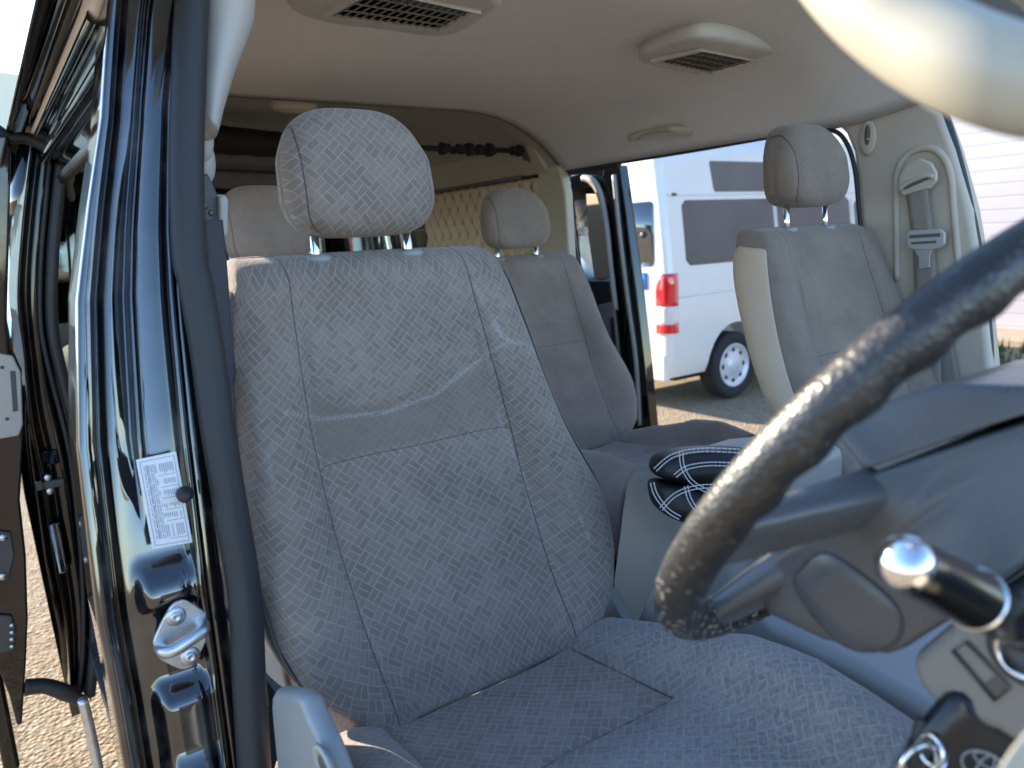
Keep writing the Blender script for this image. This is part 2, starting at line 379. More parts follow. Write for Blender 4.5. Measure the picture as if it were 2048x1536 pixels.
# ------------------------------------------------------------------ seats
def make_seat(label, dx, dy, dz, cloth, sides='dark_plastic', group=None, fine=True, wearlines=True, shear=.004, headdrop=0., posts='chrome'):
    root = thing('vehicle_seat', label, 'seat', group=group)
    root.location = (dx+.443, dy+.6, dz+.75)
    back0 = np.array([dx, dy, dz]); L = np.array([.443, .6, .75])
    W = lambda p: np.asarray(p)+back0-np.array(root.location)       # seat coordinates -> local to the root
    cz0, cz1 = 1.105, 1.612; y0, y1 = .742, .968
    def axis(s): return y0+(y1-y0)*s+.028*np.sin(PI*s), cz0+(cz1-cz0)*s       # slightly curved back
    # --- backrest : cross-sections from bottom to top
    kx = [-.80, -.955, -1., -.985, -.92, -.80, -.68, -.585, -.53, -.3, 0, .3, .53, .585, .68, .80, .92, .985, 1., .955, .80]
    kd = [-.115, -.10, -.055, .0, .036, .044, .032, .012, .004, .002, .004, .002, .004, .012, .032, .044, .036, .0, -.055, -.10, -.115]
    n = 210 if fine else 90; ns = 170 if fine else 80
    cc = np.array(spline(list(zip(kx, kd)), 12)); seg = np.r_[0, np.cumsum(np.hypot(np.diff(cc[:, 0])*.25, np.diff(cc[:, 1])))]
    tt = np.linspace(0, seg[-1], n); X = np.interp(tt, seg, cc[:, 0]); Dp = np.interp(tt, seg, cc[:, 1])
    ss = np.linspace(0, 1, ns)
    Wd = np.interp(ss, [-.16, .04, .075, .118, .2, .35, .5, .65, .8, .9, .96, 1], [.196, .198, .214, .232, .246, .253, .248, .239, .228, .218, .211, .202])
    vs, uv, wear_lighten, sA, sB, mA, mB = [], [], [], [], [], [], []
    rows = [(s, 0.) for s in np.linspace(-.16, -.01, 10)]+[(s, 0.) for s in ss]+[(1., a) for a in np.linspace(0, PI/2, 10)[1:]]
    for s, a in rows:
        wd = np.interp(s, ss, Wd); amp = np.interp(s, [0, .1, .3, .6, .85, 1], [.5, .9, 1.15, 1.05, .6, .35])
        yy, zz = axis(s); cxs = .458+shear*s
        d = np.where(Dp > 0, Dp*amp, Dp*np.interp(s, [0, .2, 1], [.75, 1., .85]))
        xx = X*wd*(1+.105*np.exp(-((s-.30)/.17)**2)*(X > 0)-.03*np.exp(-((s-.02)/.06)**2))
        d = d-np.clip(-.02-s, 0, .2)*.9
        # edge rounding along the top, cushion bulge of the shoulder panel
        d = d+.008*np.exp(-((s-.80)/.10)**2)*(np.abs(X) < .55)-.010*np.exp(-((s-.62)/.05)**2)*np.exp(-(X/.5)**2)
        if a > 0:
            d = -.045+(d+.045)*math.cos(a); xx = xx*(1-.10*(1-math.cos(a))); zz = zz+.028*math.sin(a); yy = yy+.010*math.sin(a)
        # seams: two upright ones and one across
        xs = .135+.012*np.sin(s*PI); 
        P2 = np.c_[xx, np.full(n, s)]
        gs = np.minimum(np.abs(np.abs(xx)-xs), 1.0)
        q = np.full(n, 9.); crossing = np.abs(xx) < xs
        q[crossing] = np.abs(s-.545)*.62
        front = Dp > -.02
        g = np.where(front, np.exp(-(gs/.0045)**2)+.7*np.exp(-(q/.004)**2), 0)
        d = d-.0032*np.clip(g, 0, 1)
        sA.append(np.abs(xx)-xs); sB.append(np.full(n, (s-.545)*.62)); mA.append(np.where(front, 1., -1.)); mB.append(np.where(front, xs-np.abs(xx), -1.))
        vs.append(np.c_[cxs+xx, yy-d*.9, np.full(n, zz)-np.where(d > 0, d*.42, d*.42*(1-smoothstep(.55, 1., s)*.75))])
        uv.append(np.c_[tt, np.full(n, s*.62+a*.02)])
    vs = np.concatenate(vs); uv = np.concatenate(uv)
    fs = grid_faces(n, len(rows))
    # backing: close the rear
    fs += [(j*n+n-1, j*n, (j+1)*n, (j+1)*n+n-1) for j in range(len(rows)-1)]
    fs.append(tuple(range(n))); fs.append(tuple(range((len(rows)-1)*n, len(rows)*n)))
    wear_lighten = np.zeros(len(vs))
    if wearlines:
        P = np.c_[vs[:, 0]-.443, (vs[:, 2]-cz0)/(cz1-cz0)]*[1, .62]
        for line, w, k in (([(-.16, .43), (-.11, .405), (-.02, .395), (.06, .41), (.13, .45), (.19, .485)], .0028, .6), ([(.175, .52), (.182, .495), (.195, .483)], .003, .9), ([(.195, .483), (.22, .475), (.25, .44)], .0022, .55),
                           ([(-.175, .40), (-.195, .375), (-.195, .33)], .003, .35), ([(.16, .60), (.165, .55)], .003, .4), ([(.152, .36), (.165, .25), (.152, .13)], .0022, .5), ([(.215, .22), (.222, .14)], .002, .6), ([(-.13, .17), (-.115, .06)], .003, .3)):
            wear_lighten = np.maximum(wear_lighten, k*np.exp(-(segdist(P, line)/w)**2))
        for i, line in enumerate([[(-.18, .41), (-.02, .40), (.16, .46)]]):
            dd = segdist(P, line); Z = vs
            vs[:, 1] += .0022*np.exp(-(dd/.008)**2)
    Pb = np.c_[vs[:, 0]-.458, (vs[:, 2]-cz0)/(cz1-cz0)]
    band = np.zeros(len(vs))
    if wearlines:
        lo = .555; hi = np.interp(Pb[:, 0], [-.14, -.08, 0, .08, .135], [.72, .665, .65, .69, .74])
        band = smoothstep(lo-.01, lo+.01, Pb[:, 1])*(1-smoothstep(hi-.02, hi+.015, Pb[:, 1]))*(np.abs(Pb[:, 0]) < .137)*np.interp(Pb[:, 0], [-.14, 0, .14], [1., .8, .45])
    bk = mesh('backrest', W(vs), fs, cloth, root, uvs=uv, attrs={'wear_lighten': wear_lighten, 'band': band, 'sa': np.concatenate(sA), 'sb': np.concatenate(sB), 'ma': np.concatenate(mA), 'mb': np.concatenate(mB)})
    # --- hard side shells of the backrest
    for sgn in (-1, 1):
        prof_s = [(.985, .006, .001), (1.0, -.010, .002), (1.010, -.03, .005), (1.005, -.07, .007), (.975, -.105, .006), (.90, -.122, .002)]
        v = []
        for s in np.linspace(.05, .985, 34):
            wd = np.interp(s, ss, Wd); yy, zz = axis(s); kk = np.interp(s, [0, .2, 1], [.75, 1., .85]); rnd = math.sqrt(max(0, 1-((s-.5)/.5)**10))
            for fx, d, e in prof_s:
                d = d*kk*np.interp(rnd, [0, 1], [.55, 1.])
                wr = wd*(1+.105*math.exp(-((s-.30)/.17)**2)*(sgn > 0)-.03*math.exp(-((s-.02)/.06)**2)); v.append((.458+shear*s+sgn*(wr*fx+e), yy-d*.9, zz-(d*.42 if d > 0 else d*.42*(1-smoothstep(.55, 1., s)*.75))))
        mesh('side_shell', W(v), grid_faces(6, 34), sides, root, solid=.003, solidoff=0, sub=1)
    # --- headrest
    hz0, hz1 = 1.664-headdrop, 1.840-headdrop; yc = 1.012; hx = .456
    nu, nv = (96, 64) if fine else (56, 40)
    vs, uv, sA, mA = [], [], [], []
    for j in range(nv):
        ph = -PI/2+PI*j/(nv-1)
        for i in range(nu):
            th = 2*PI*i/(nu-1)
            sp = lambda v, e: math.copysign(abs(v)**e, v)
            cz_ = sp(math.sin(ph), .52 if math.sin(ph) > 0 else .38); cr = abs(math.cos(ph))**.5
            tz = (cz_+1)/2
            wx = np.interp(tz, [0, .3, .6, 1], [.100, .110, .108, .082]); wy = np.interp(tz, [0, .5, 1], [.058, .056, .044])
            x = hx+wx*cr*sp(math.cos(th), .52); y = yc+.012*tz*2+wy*cr*sp(math.sin(th), .72)-.012*np.sin(PI*tz)
            z = hz0+(hz1-hz0)*tz
            q = abs(x-hx)-.092*cr
            sm_ = math.exp(-(q/.004)**2) if math.sin(th) < .25 else 0
            if sm_ > .02: y += .0025*sm_
            vs.append((x, y, z)); uv.append(((x-hx)+.3*(math.sin(th) > 0), z-hz0)); sA.append(q); mA.append(1. if math.sin(th) < .25 else -1.)
    fs = grid_faces(nu, nv)
    mesh('headrest', W(vs), fs, cloth, root, uvs=uv, attrs={'wear_lighten': np.zeros(len(vs)), 'sa': sA, 'ma': mA, 'sb': np.ones(len(vs)), 'mb': -np.ones(len(vs))})
    for px_ in (.384, .526):
        tube('headrest_post', [W((px_, 1.006, 1.60)), W((px_, 1.010, 1.69-headdrop))], .0062, posts, root, n=16)
        lathe('post_guide', W((px_, 1.004, 1.632)), (0, 0, 1), [(0, .019), (.006, .0195), (.010, .017), (.012, .012), (.012, .007)], 'guide_grey', root, n=24)
    # --- cushion
    nc, nr = (170, 150) if fine else (80, 60)
    kx = [-.86, -1.0, -1.02, -.97, -.85, -.70, -.58, -.5, -.25, 0, .25, .5, .58, .70, .85, .97, 1.02, 1.0, .86]
    kz = [-.17, -.145, -.08, -.005, .040, .046, .026, .008, 0, 0, 0, .008, .026, .046, .040, -.005, -.08, -.145, -.17]
    cc = np.array(spline(list(zip(kx, kz)), 12)); seg = np.r_[0, np.cumsum(np.hypot(np.diff(cc[:, 0])*.26, np.diff(cc[:, 1])))]
    tt = np.linspace(0, seg[-1], nc); X = np.interp(tt, seg, cc[:, 0]); Zc = np.interp(tt, seg, cc[:, 1])
    vs, uv, sA, sB, mA, mB = [], [], [], [], [], []
    ys = list(np.linspace(.86, .30, nr-24))+[.30-.105*math.sin(a) for a in np.linspace(0, PI/2, 25)[1:]]
    ph = [0]*(nr-24)+list(np.linspace(0, PI/2, 25)[1:])
    for y, a in zip(ys, ph):
        wd = np.interp(y, [.19, .24, .30, .36, .45, .56, .70, .83], [.205, .238, .256, .266, .272, .27, .258, .24])
        z0 = np.interp(y, [.19, .30, .42, .50, .54, .60, .73, .82], [1.135, 1.142, 1.138, 1.130, 1.116, 1.108, 1.098, 1.030])
        amp = np.interp(y, [.19, .30, .42, .53, .64, .72, .83], [.5, .95, 1.35, 1.35, 1.0, .6, .2])
        zc = np.where(Zc > 0, Zc*amp, Zc)
        xx = X*wd; zz = z0+zc
        if a > 0:
            zz = np.where(zc > -.1, z0-.10+(zc+.10)*(.15+.85*math.cos(a)) , zz); xx = xx*(1-.12*(1-math.cos(a)))
        yf = y+.02*(np.abs(X)**2)*(a > 0)
        # seams: insert edges and the seam across its front
        xs = .138
        q1 = np.where(y > .545, np.abs(np.abs(xx)-xs), 9); q2 = np.where(np.abs(xx) < xs, np.abs(y-.545-.018*(1-(xx/xs)**2)), 9)
        q3 = np.where((y < .5), np.abs(np.abs(xx)-(.15+.10*(.5-y))), 9)
        top = zc > -.06
        g = np.where(top, np.exp(-(q1/.004)**2)+np.exp(-(q2/.004)**2)+.35*np.exp(-(q3/.003)**2), 0)
        zz = zz-.006*np.clip(g, 0, 1)
        sd2 = y-.545-.018*(1-np.clip(xx/xs, -1, 1)**2); sA.append(np.abs(xx)-xs); sB.append(sd2); mA.append(np.where(top, sd2, -1.)); mB.append(np.where(top, xs-np.abs(xx), -1.))
        vs.append(np.c_[.443+xx, np.zeros(nc)+yf, zz]); uv.append(np.c_[tt, np.full(nc, y+a*.05)])
    vs = np.concatenate(vs); uv = np.concatenate(uv)
    fs = grid_faces(nc, nr); fs.append(tuple(range(nc))); fs.append(tuple(range((nr-1)*nc, nr*nc)))
    fs += [(j*nc+nc-1, j*nc, (j+1)*nc, (j+1)*nc+nc-1) for j in range(nr-1)]
    wear_lighten = np.zeros(len(vs))
    if wearlines:
        P = vs[:, :2]-[.443, 0]
        for line, w, k in (([(.05, .30), (.13, .40), (.18, .43), (.24, .33)], .004, .5), ([(.13, .54), (.17, .47), (.175, .40)], .004, .4), ([(.19, .55), (.2, .42)], .006, .3)):
            wear_lighten = np.maximum(wear_lighten, k*np.exp(-(segdist(P, line)/w)**2))
        wear_lighten = np.maximum(wear_lighten, .34*np.maximum(1-smoothstep(.50, .56, P[:, 1]), smoothstep(.13, .16, P[:, 0])))  # front panel and right bolster: real wear plus painted brightening of a dim cushion
    mesh('seat_cushion', W(vs), fs, cloth, root, uvs=uv, attrs={'wear_lighten': wear_lighten, 'sa': np.concatenate(sA), 'sb': np.concatenate(sB), 'ma': np.concatenate(mA), 'mb': np.concatenate(mB)})
    # --- frame below, recliner covers
    v, f = merge(box_data((.25, .25, .80), (.64, .78, .94)), box_data((.27, .3, .74), (.31, .75, .81)), box_data((.58, .3, .74), (.62, .75, .81)))
    mesh('seat_base', W(v), f, 'dark_plastic', root, smooth=False)
    return root, W

SEATGRP = None
drv, WD = make_seat('grey patterned driver seat nearest the open door, behind the steering wheel', 0, 0, 0, 'seat_cloth', sides='shell_grey')
pas, WP = make_seat('taupe front passenger seat with smooth beige side, beyond the steering wheel', 1.045, -.01, .002, 'seat_cloth_taupe', sides='side_vinyl', wearlines=False, shear=0, headdrop=-.020)
rr, _ = make_seat('taupe second row seat beside the open far sliding door', .865, .83, -.042, 'seat_cloth_mauve', sides='trim_grey', fine=False, wearlines=False, shear=0)
rl, _ = make_seat('taupe second row seat half hidden behind the driver headrest', .12, .80, -.035, 'seat_cloth_mauve', sides='trim_grey', fine=False, wearlines=False, shear=0)

# driver seat: recliner cover with its lever slot on the door side, bracket on the inner side
ring = ats([(582, 1374), (606, 1368), (642, 1378), (662, 1420), (690, 1475), (722, 1560), (745, 1640), (640, 1660), (600, 1560), (586, 1460)], X=.205)
rc = prism('recliner_cover', [WD(p) for p in ring], (-.022, 0, 0), 'guide_grey', drv, bevel=.009, sm=3)
c = at(655, 1528, X=.1825)
lever = mesh('lever_recess', *loft_data([[WD(c+np.array([-.002-h, dy*k, dz*k])) for dy, dz in [(.020*math.cos(t)+.008*math.sin(t)*0, .013*math.sin(t)) for t in np.linspace(0, 2*PI, 25)[:-1]]] for h, k in ((0, 1.25), (.003, 1.15), (.003, .8), (-.004, .75))]), 'light_plastic', rc)
lev2 = mesh('lever_slot', *loft_data([[WD(c+np.array([-.0035-h, .012*math.cos(t)*k, .0075*math.sin(t)*k])) for t in np.linspace(0, 2*PI, 25)[:-1]] for h, k in ((0, 1.), (.001, .9))]), 'dark_plastic', rc)
ring = ats([(1195, 1210), (1215, 1180), (1240, 1225), (1268, 1268), (1272, 1300), (1190, 1300)], X=.70)
rb = prism('recliner_bracket', [WD(p) for p in ring], (.02, 0, 0), 'light_plastic', drv, bevel=.005)
c = at(1210, 1242, X=.698)
lathe('bolt', WD(c), (-1, 0, 0), [(0, .005), (.003, .0045), (.003, .001)], 'dark_plastic', rb, n=12)

# ------------------------------------------------------------------ black van
van = thing('black_van', 'black van seen through its open driver door, beige cabin, glossy door pillar', 'van')
# --- door pillar (behind the driver door): profile swept up the pillar
zs = np.linspace(.72, 2.02, 240)
def xo(z): return py(z)/.85*np.interp(z, [.7, 1.0, 1.19, 1.28, 1.46, 1.61, 1.71, 1.80, 1.90, 2.02], [.055, .05, .05, .048, .056, .076, .099, .121, .138, .158])
def xi(z): return py(z)/.85*np.interp(z, [.7, 1.06, 1.31, 1.57, 1.68, 1.81, 1.91, 2.02], [.185, .186, .188, .190, .192, .203, .221, .25])
def py(z): return .845+.11*(z-1.3)/.6
prof = [(0, .085), (0, .02), (.004, .006), (.03, 0), (.12, .003), (.145, .014), (.165, .020), (.20, .012), (.25, .008), (.34, .010), (.385, .012), (.41, .004), (.44, .001), (.47, .008), (.56, .008), (.66, .004), (.70, -.002), (.72, -.012), (.75, -.014), (.79, -.006), (.84, -.010), (.90, -.024), (1.0, -.028), (1.03, .01)]
pp = np.array(spline(prof, 5)); npf = len(pp)
rows = []
for z in zs:
    a, b = xo(z), xi(z)
    x = a+(b-a)*pp[:, 0]; y = py(z)+pp[:, 1].copy()
    mid = np.exp(-((pp[:, 0]-.50)/.20)**6)
    m_ = smoothstep(.19, .24, pp[:, 0])*(1-smoothstep(.64, .69, pp[:, 0]))*smoothstep(1.46, 1.36, z)
    y = y*(1-m_)+(py(z)+.009)*m_
    # ledges in the pressing: it comes forward in steps on the way down
    led = .020*smoothstep(1.335, 1.300, z)-.016*smoothstep(1.292, 1.270, z)+.020*smoothstep(1.205, 1.180, z)+.045*smoothstep(1.135, 1.06, z)-.03*smoothstep(1.06, 1.0, z)
    skew = 0
    y = y-mid*led+.004*np.sin(z*9)*mid
    rows.append(np.c_[x, y, np.full(npf, z)])
pil = mesh('door_pillar', np.concatenate(rows), grid_faces(npf, len(zs)), 'black_paint', van)
def on_pillar(u, v, off=0.):
    Y = .85
    for _ in range(6):
        p = at(u, v, Y=Y); q = (p[0]-xo(p[2]))/(xi(p[2])-xo(p[2]))
        z = p[2]; mid = math.exp(-((q-.50)/.20)**6)
        led = .020*smoothstep(1.335, 1.300, z)-.016*smoothstep(1.292, 1.270, z)+.020*smoothstep(1.205, 1.180, z)
        Y = py(z)+np.interp(q, [p_[0] for p_ in prof[3:]], [p_[1] for p_ in prof[3:]])-mid*led-off
    return at(u, v, Y=Y)
# information label with rows of fine print
cs = [at(*p, Y=.838) for p in ((272, 920), (352, 903), (385, 1085), (305, 1098))]
def lab(a, b, h=0.):
    p = (cs[0]*(1-a)+cs[1]*a)*(1-b)+(cs[3]*(1-a)+cs[2]*a)*b; return p+np.array([0, -h, 0])
lb = prism('information_label', [lab(0, 0), lab(1, 0), lab(1, 1), lab(0, 1)], (0, .0015, 0), 'label_white', pil, bevel=.0004)
parts = []
def bar(a0, b0, a1, b1, h=.0006): parts.append(prism_data([lab(a0, b0, h), lab(a1, b0, h), lab(a1, b1, h), lab(a0, b1, h)], (0, .0004, 0)))
for a0, b0, a1, b1 in ((.07, .03, .93, .036), (.07, .965, .93, .971), (.07, .03, .085, .97), (.915, .03, .93, .97)): bar(a0, b0, a1, b1)
rng = random.Random(3)
rows_t = [(.08, .20), (.25, .33), (.37, .45), (.52, .58), (.62, .70), (.75, .90)]
for k in range(14):       # lines of upright print, then a table with aligned entries
    a = .15+.74*k/14
    if k < 5:
        b = .08
        while b < .86:
            l = rng.uniform(.04, .12); bar(a, b, a+(.030 if k == 1 else .016), min(b+l, .9)); b += l+.014
    else:
        for b0, b1 in rows_t:
            if rng.random() < .86: bar(a, b0+.008, a+.018, b1-rng.uniform(.0, .03))
for b0, b1 in rows_t: bar(.47, b1+.012, .90, b1+.017)
mesh('label_print', *merge(*parts), 'print_grey', lb, smooth=False)
lb2 = lb
# rubber stop
c = at(370, 988, Y=.832)
lathe('rubber_stop', c, (-.25, -1, 0), [(0, .009), (.004, .0085), (.008, .0065), (.013, .006), (.0145, .003)], 'rubber', pil, n=20)
# striker: zinc plate, loop, two screws
sc = at(362, 1268, Y=.829)
ax = np.array([.97, 0, -.02]); ax /= np.linalg.norm(ax); up = np.array([.03, 0, 1.]); nrm = np.array([-.0, -1, 0])
def sp_(a, b, h=0): return sc+ax*a+up*b+nrm*h
out = [(-.036, -.004), (-.034, .008), (-.012, .040), (.002, .046), (.012, .043), (.033, .022), (.037, .012), (.034, -.010), (.014, -.041), (.004, -.046), (-.008, -.043), (-.032, -.020)]
st = prism('striker', [sp_(a*.78, b*.86) for a, b in spline(out, 4, True)], -nrm*-.005, 'zinc', pil, bevel=.0015)
loop = spline([sp_(-.022, -.006, .002), sp_(-.021, -.005, .018), sp_(-.012, -.003, .025), (sp_(.008, .004, .025)), sp_(.019, .007, .02), sp_(.021, .008, .002)], 6)
tube('striker_loop', loop, .0068, 'zinc', st, n=14)
for a, b in ((-.004, .024), (.006, -.026)):
    lathe('striker_screw', sp_(a, b, .004), nrm, [(0, .0105), (.002, .0105), (.003, .0075), (.003, .006), (.0055, .0055), (.006, .003), (.0045, .0015)], 'zinc', st, n=20)
# weatherstrip along the pillar's inner edge
sealpts = [(390, -90), (385, 0), (378, 150), (373, 338), (379, 508), (391, 568), (415, 703), (433, 838), (460, 1008), (489, 1185), (498, 1354), (506, 1490), (516, 1700)]
def on_jamb(u, v_, off):
    z = 1.5
    for _ in range(8): P = at(u, v_, Y=py(z)+off); z = P[2]
    return P
tube('door_seal', [on_jamb(u, v_, -.034) for u, v_ in sealpts], .0158, 'rubber', pil, n=18, sm=8, flat=1.15)
tube('door_seal_lip', [on_jamb(u+19, v_, -.012) for u, v_ in sealpts], .008, 'rubber', pil, n=12, sm=8)
pil['label'] = 'glossy black door pillar with pressed ledges'
# upper trim of the pillar inside
tp = ats([(450, -90), (447, 0), (440, 60), (425, 130), (412, 200), (404, 260)], Y=.98)
loft('pillar_trim', [[p+np.array([r*math.cos(t), .05*math.sin(t), -.01*math.cos(t)]) for t in np.linspace(0, 2*PI, 33)[:-1]] for p, r in zip(spline(tp, 5), np.interp(np.linspace(0, 1, 26), [0, .3, .6, 1], [.034, .033, .022, .012]))], 'trim_grey', van)
for i, (u, v, r) in enumerate(((415, 215, .016), (403, 270, .014), (404, 320, .016))):
    p = at(u, v, Y=1.0+.02*i)
    loft('pillar_trim_fold', [[p+np.array([r*k*math.cos(t), r*1.2*k*math.sin(t), h]) for t in np.linspace(0, 2*PI, 25)[:-1]] for h, k in [(-.032*math.cos(a), max(.05, math.sin(a))) for a in np.linspace(0, PI, 12)]], 'trim_grey', van)

# --- roof: headliner front and rear, with rounded sides
def ceil_z(x, y):
    e = np.clip((x-1.28)/.45, 0, 1); e2 = np.clip((.42-x)/.28, 0, 1)
    z = 2.055-.185*(e**2.6)-.15*e2**2
    z = z+.15*np.clip(1.05-y, 0, 1)
    return z
def ceiling(name, y0, y1, dz, mat, x0=.16, x1=1.73):
    xs = np.linspace(x0, x1, 60); ysn = np.linspace(y0, y1, 30)
    v = [(x, y, ceil_z(x, y)+dz*np.clip((1.74-x)/.3, 0, 1)) for y in ysn for x in xs]
    return mesh(name, v, grid_faces(60, 30), mat, van, solid=.02, solidoff=1)
hl = ceiling('headliner', .76, 2.10, 0, 'headliner')
ceiling('rear_headliner', 2.102, 4.3, .022, 'inner_liner')
arc = [(x, 2.103, ceil_z(x, 2.103)+.004) for x in np.linspace(.2, 1.72, 40)]
tube('headliner_edge', arc, .006, 'grille_dark', hl, n=8)
rf = []
for y in (.77, 2.1, 4.35):
    for x, z in ((.10, 1.93), (.13, 2.0), (.25, 2.08), (.6, 2.125), (.943, 2.135), (1.3, 2.125), (1.63, 2.08), (1.75, 2.0), (1.79, 1.93)): rf.append((x, y, z+(.01 if y > .7 else 0)))
mesh('roof_skin', rf, grid_faces(9, 3), 'black_paint_plain', van, solid=.004)
# --- roof vents
def vent(name, grille_px, body_px, zb):
    g = ats(grille_px, Z=zb-.0125); b = ats(body_px, Z=zb)
    cb = sum(b)/len(b)
    bs = spline(b, 8, True)
    rings = [[cb+(p-cb)*1.0+[0, 0, .03] for p in bs], [p for p in bs], [cb+(p-cb)*.975+[0, 0, -.005] for p in bs], [cb+(p-cb)*.90+[0, 0, -.009] for p in bs]]
    o = loft(name, rings, 'vent_body', van)
    q = lambda a, c_, h: (g[0]*(1-a)+g[1]*a)*(1-c_)+(g[3]*(1-a)+g[2]*a)*c_+np.array([0, 0, h+.0035])
    fr = []
    for a0, c0, a1, c1 in ((0, 0, 1, .06), (0, .94, 1, 1), (0, .06, .025, .94), (.975, .06, 1, .94)):
        fr.append(prism_data([q(a0, c0, -.006), q(a1, c0, -.006), q(a1, c1, -.006), q(a0, c1, -.006)], (0, 0, .012)))
    mesh('grille_frame', *merge(*fr), 'vent_body', o, smooth=False)
    prism('grille_back', [q(.01, .01, 0), q(.99, .01, 0), q(.99, .99, 0), q(.01, .99, 0)], (0, 0, .004), 'grille_dark', o, bevel=0)
    sl = []
    for k in range(13):
        c_ = .09+.86*k/13
        sl.append(prism_data([q(.02, c_, -.004), q(.98, c_, -.004), q(.98, c_+.032, -.0005), q(.02, c_+.032, -.0005)], (0, 0, .002)))
    for k in range(3):
        a_ = .25*(k+1); sl.append(prism_data([q(a_, .05, -.0045), q(a_+.006, .05, -.0045), q(a_+.006, .95, -.0045), q(a_, .95, -.0045)], (0, 0, .003)))
    mesh('grille_slats', *merge(*sl), 'vent_slat', o, smooth=False)
    return o
plain('vent_body', (.50, .475, .445), .6, .05, 30, 900, .2); plain('vent_slat', (.27, .255, .24), .6, .05)
vent('roof_vent', [(640, 30), (735, -25), (962, 25), (890, 62)], [(575, 2), (650, -60), (900, -60), (1000, -8), (975, 25), (895, 66), (760, 52), (632, 34)], 2.036)
vent('roof_vent', [(1302, 121), (1400, 99), (1541, 127), (1452, 152)], [(1279, 111), (1320, 92), (1372, 74), (1415, 69), (1470, 76), (1560, 98), (1588, 110), (1555, 128), (1475, 153), (1435, 153), (1350, 136), (1292, 124)], 2.032)
# dome lamp and grab handle
p = at(590, 226, Z=2.03)
dl = loft('dome_lamp', [[p+np.array([.06*k*math.cos(t), .035*k*math.sin(t), h+.012]) for t in np.linspace(0, 2*PI, 33)[:-1]] for h, k in ((.03, 1.1), (0, 1.08), (-.006, .98), (-.008, .9))], 'trim_beige', van)
loft('lamp_lens', [[p+np.array([.045*k*math.cos(t), .022*k*math.sin(t), h+.012]) for t in np.linspace(0, 2*PI, 33)[:-1]] for h, k in ((-.006, 1.), (-.012, .9), (-.014, .6))], 'trim_cream', dl)
gh = ats([(1252, 279), (1262, 276), (1280, 268), (1320, 259), (1345, 258), (1357, 268)], X=1.63)
tube('grab_handle', [gh[0]+[.05, 0, .01]]+[g for g in gh[1:5]]+[gh[5]+[.05, 0, .01]], [.012, .010, .008, .008, .010, .012], 'trim_cream', van, n=14, sm=6)

# --- driver's side roof rail over the sliding door opening
rp = [(.25, 2.06), (.19, 2.05), (.150, 2.025), (.128, 2.003), (.131, 1.988), (.150, 1.982), (.163, 1.990), (.168, 1.972), (.152, 1.958), (.150, 1.944), (.168, 1.938), (.172, 1.920), (.158, 1.912), (.157, 1.900), (.172, 1.894), (.185, 1.898), (.195, 1.882), (.203, 1.868), (.222, 1.868), (.235, 1.885), (.24, 1.93)]
rps = spline(rp, 4)
mesh('roof_rail', [(x, y, z-.02) for y in np.linspace(1.04, 2.3, 12) for x, z in rps], grid_faces(len(rps), 12), 'black_paint', van)
tube('rail_seal', [(.198, y, 1.843) for y in (1.12, 1.5, 2.06)], .013, 'rubber', van, n=12)
tube('drip_rail', [(.126, y, 1.985) for y in (.9, 1.5, 2.3)], .006, 'rubber', van, n=8)
# --- driver's side rear pillar beyond the sliding door opening
outer = [(62, 250), (60, 290), (42, 450), (33, 600), (45, 700), (62, 860), (82, 960), (108, 1130), (128, 1230), (136, 1320), (140, 1385)]
inner = [(128, 250), (125, 300), (114, 400), (104, 520), (103, 640), (118, 730), (158, 890), (176, 1020), (188, 1180), (188, 1300), (178, 1392)]
O = ats(outer, Y=2.08); I = ats(inner, Y=2.08); O = spline(O, 6); I = spline(I, 6)
cp = [(0, .5), (0, .02), (.04, .0), (.15, .004), (.2, .016), (.30, .018), (.36, .0), (.6, -.002), (.66, .012), (.74, .012), (.80, -.006), (.95, -.012), (1.02, -.008), (1.05, .3)]
cps = spline(cp, 4)
v = []
for o_, i_ in zip(O, I):
    for q, d in cps:
        pt = o_*(1-q)+i_*q; v.append((pt[0], pt[1]+d, pt[2]))
rpil = mesh('rear_pillar', v, grid_faces(len(cps), len(O)), 'black_paint_plain', van)
tube('rear_pillar_seal', ats([(u+1, v_) for u, v_ in inner], Y=2.062), .012, 'rubber', rpil, n=12, sm=6, flat=1.1)
tube('rear_pillar_bead', ats([(u-22, v_) for u, v_ in inner], Y=2.072), .006, 'rubber', rpil, n=10, sm=6)
c = at(97, 968, Y=2.075)
for dz_ in (.017, -.017):
    lathe('rear_striker_screw', c+np.array([0, 0, dz_]), (0, -1, 0), [(0, .009), (.006, .009), (.008, .006), (.0085, .001)], 'zinc', rpil, n=16)
box('rear_striker', c+np.array([-.028, -.008, -.011]), c+np.array([.034, .012, .009]), 'dark_plastic', rpil, bevel=.004)
# ledges on it that catch the sky
for (u0, v0, u1, v1) in ((82, 905, 122, 925), (95, 1050, 138, 1140)):
    a = at(u0, v0, Y=2.062); b = at(u1, v1, Y=2.062)
    loft('pillar_ledge', [[(a[0], 2.072, a[2]), (b[0], 2.072, a[2]), (b[0], 2.068+.0, b[2]), (a[0], 2.068, b[2])], [(a[0]+.006, 2.068, a[2]-.004), (b[0]-.006, 2.068, a[2]-.004), (b[0]-.006, 2.03, b[2]+.006), (a[0]+.006, 2.03, b[2]+.006)]], 'black_paint', rpil, smooth=False, bevel=.004)
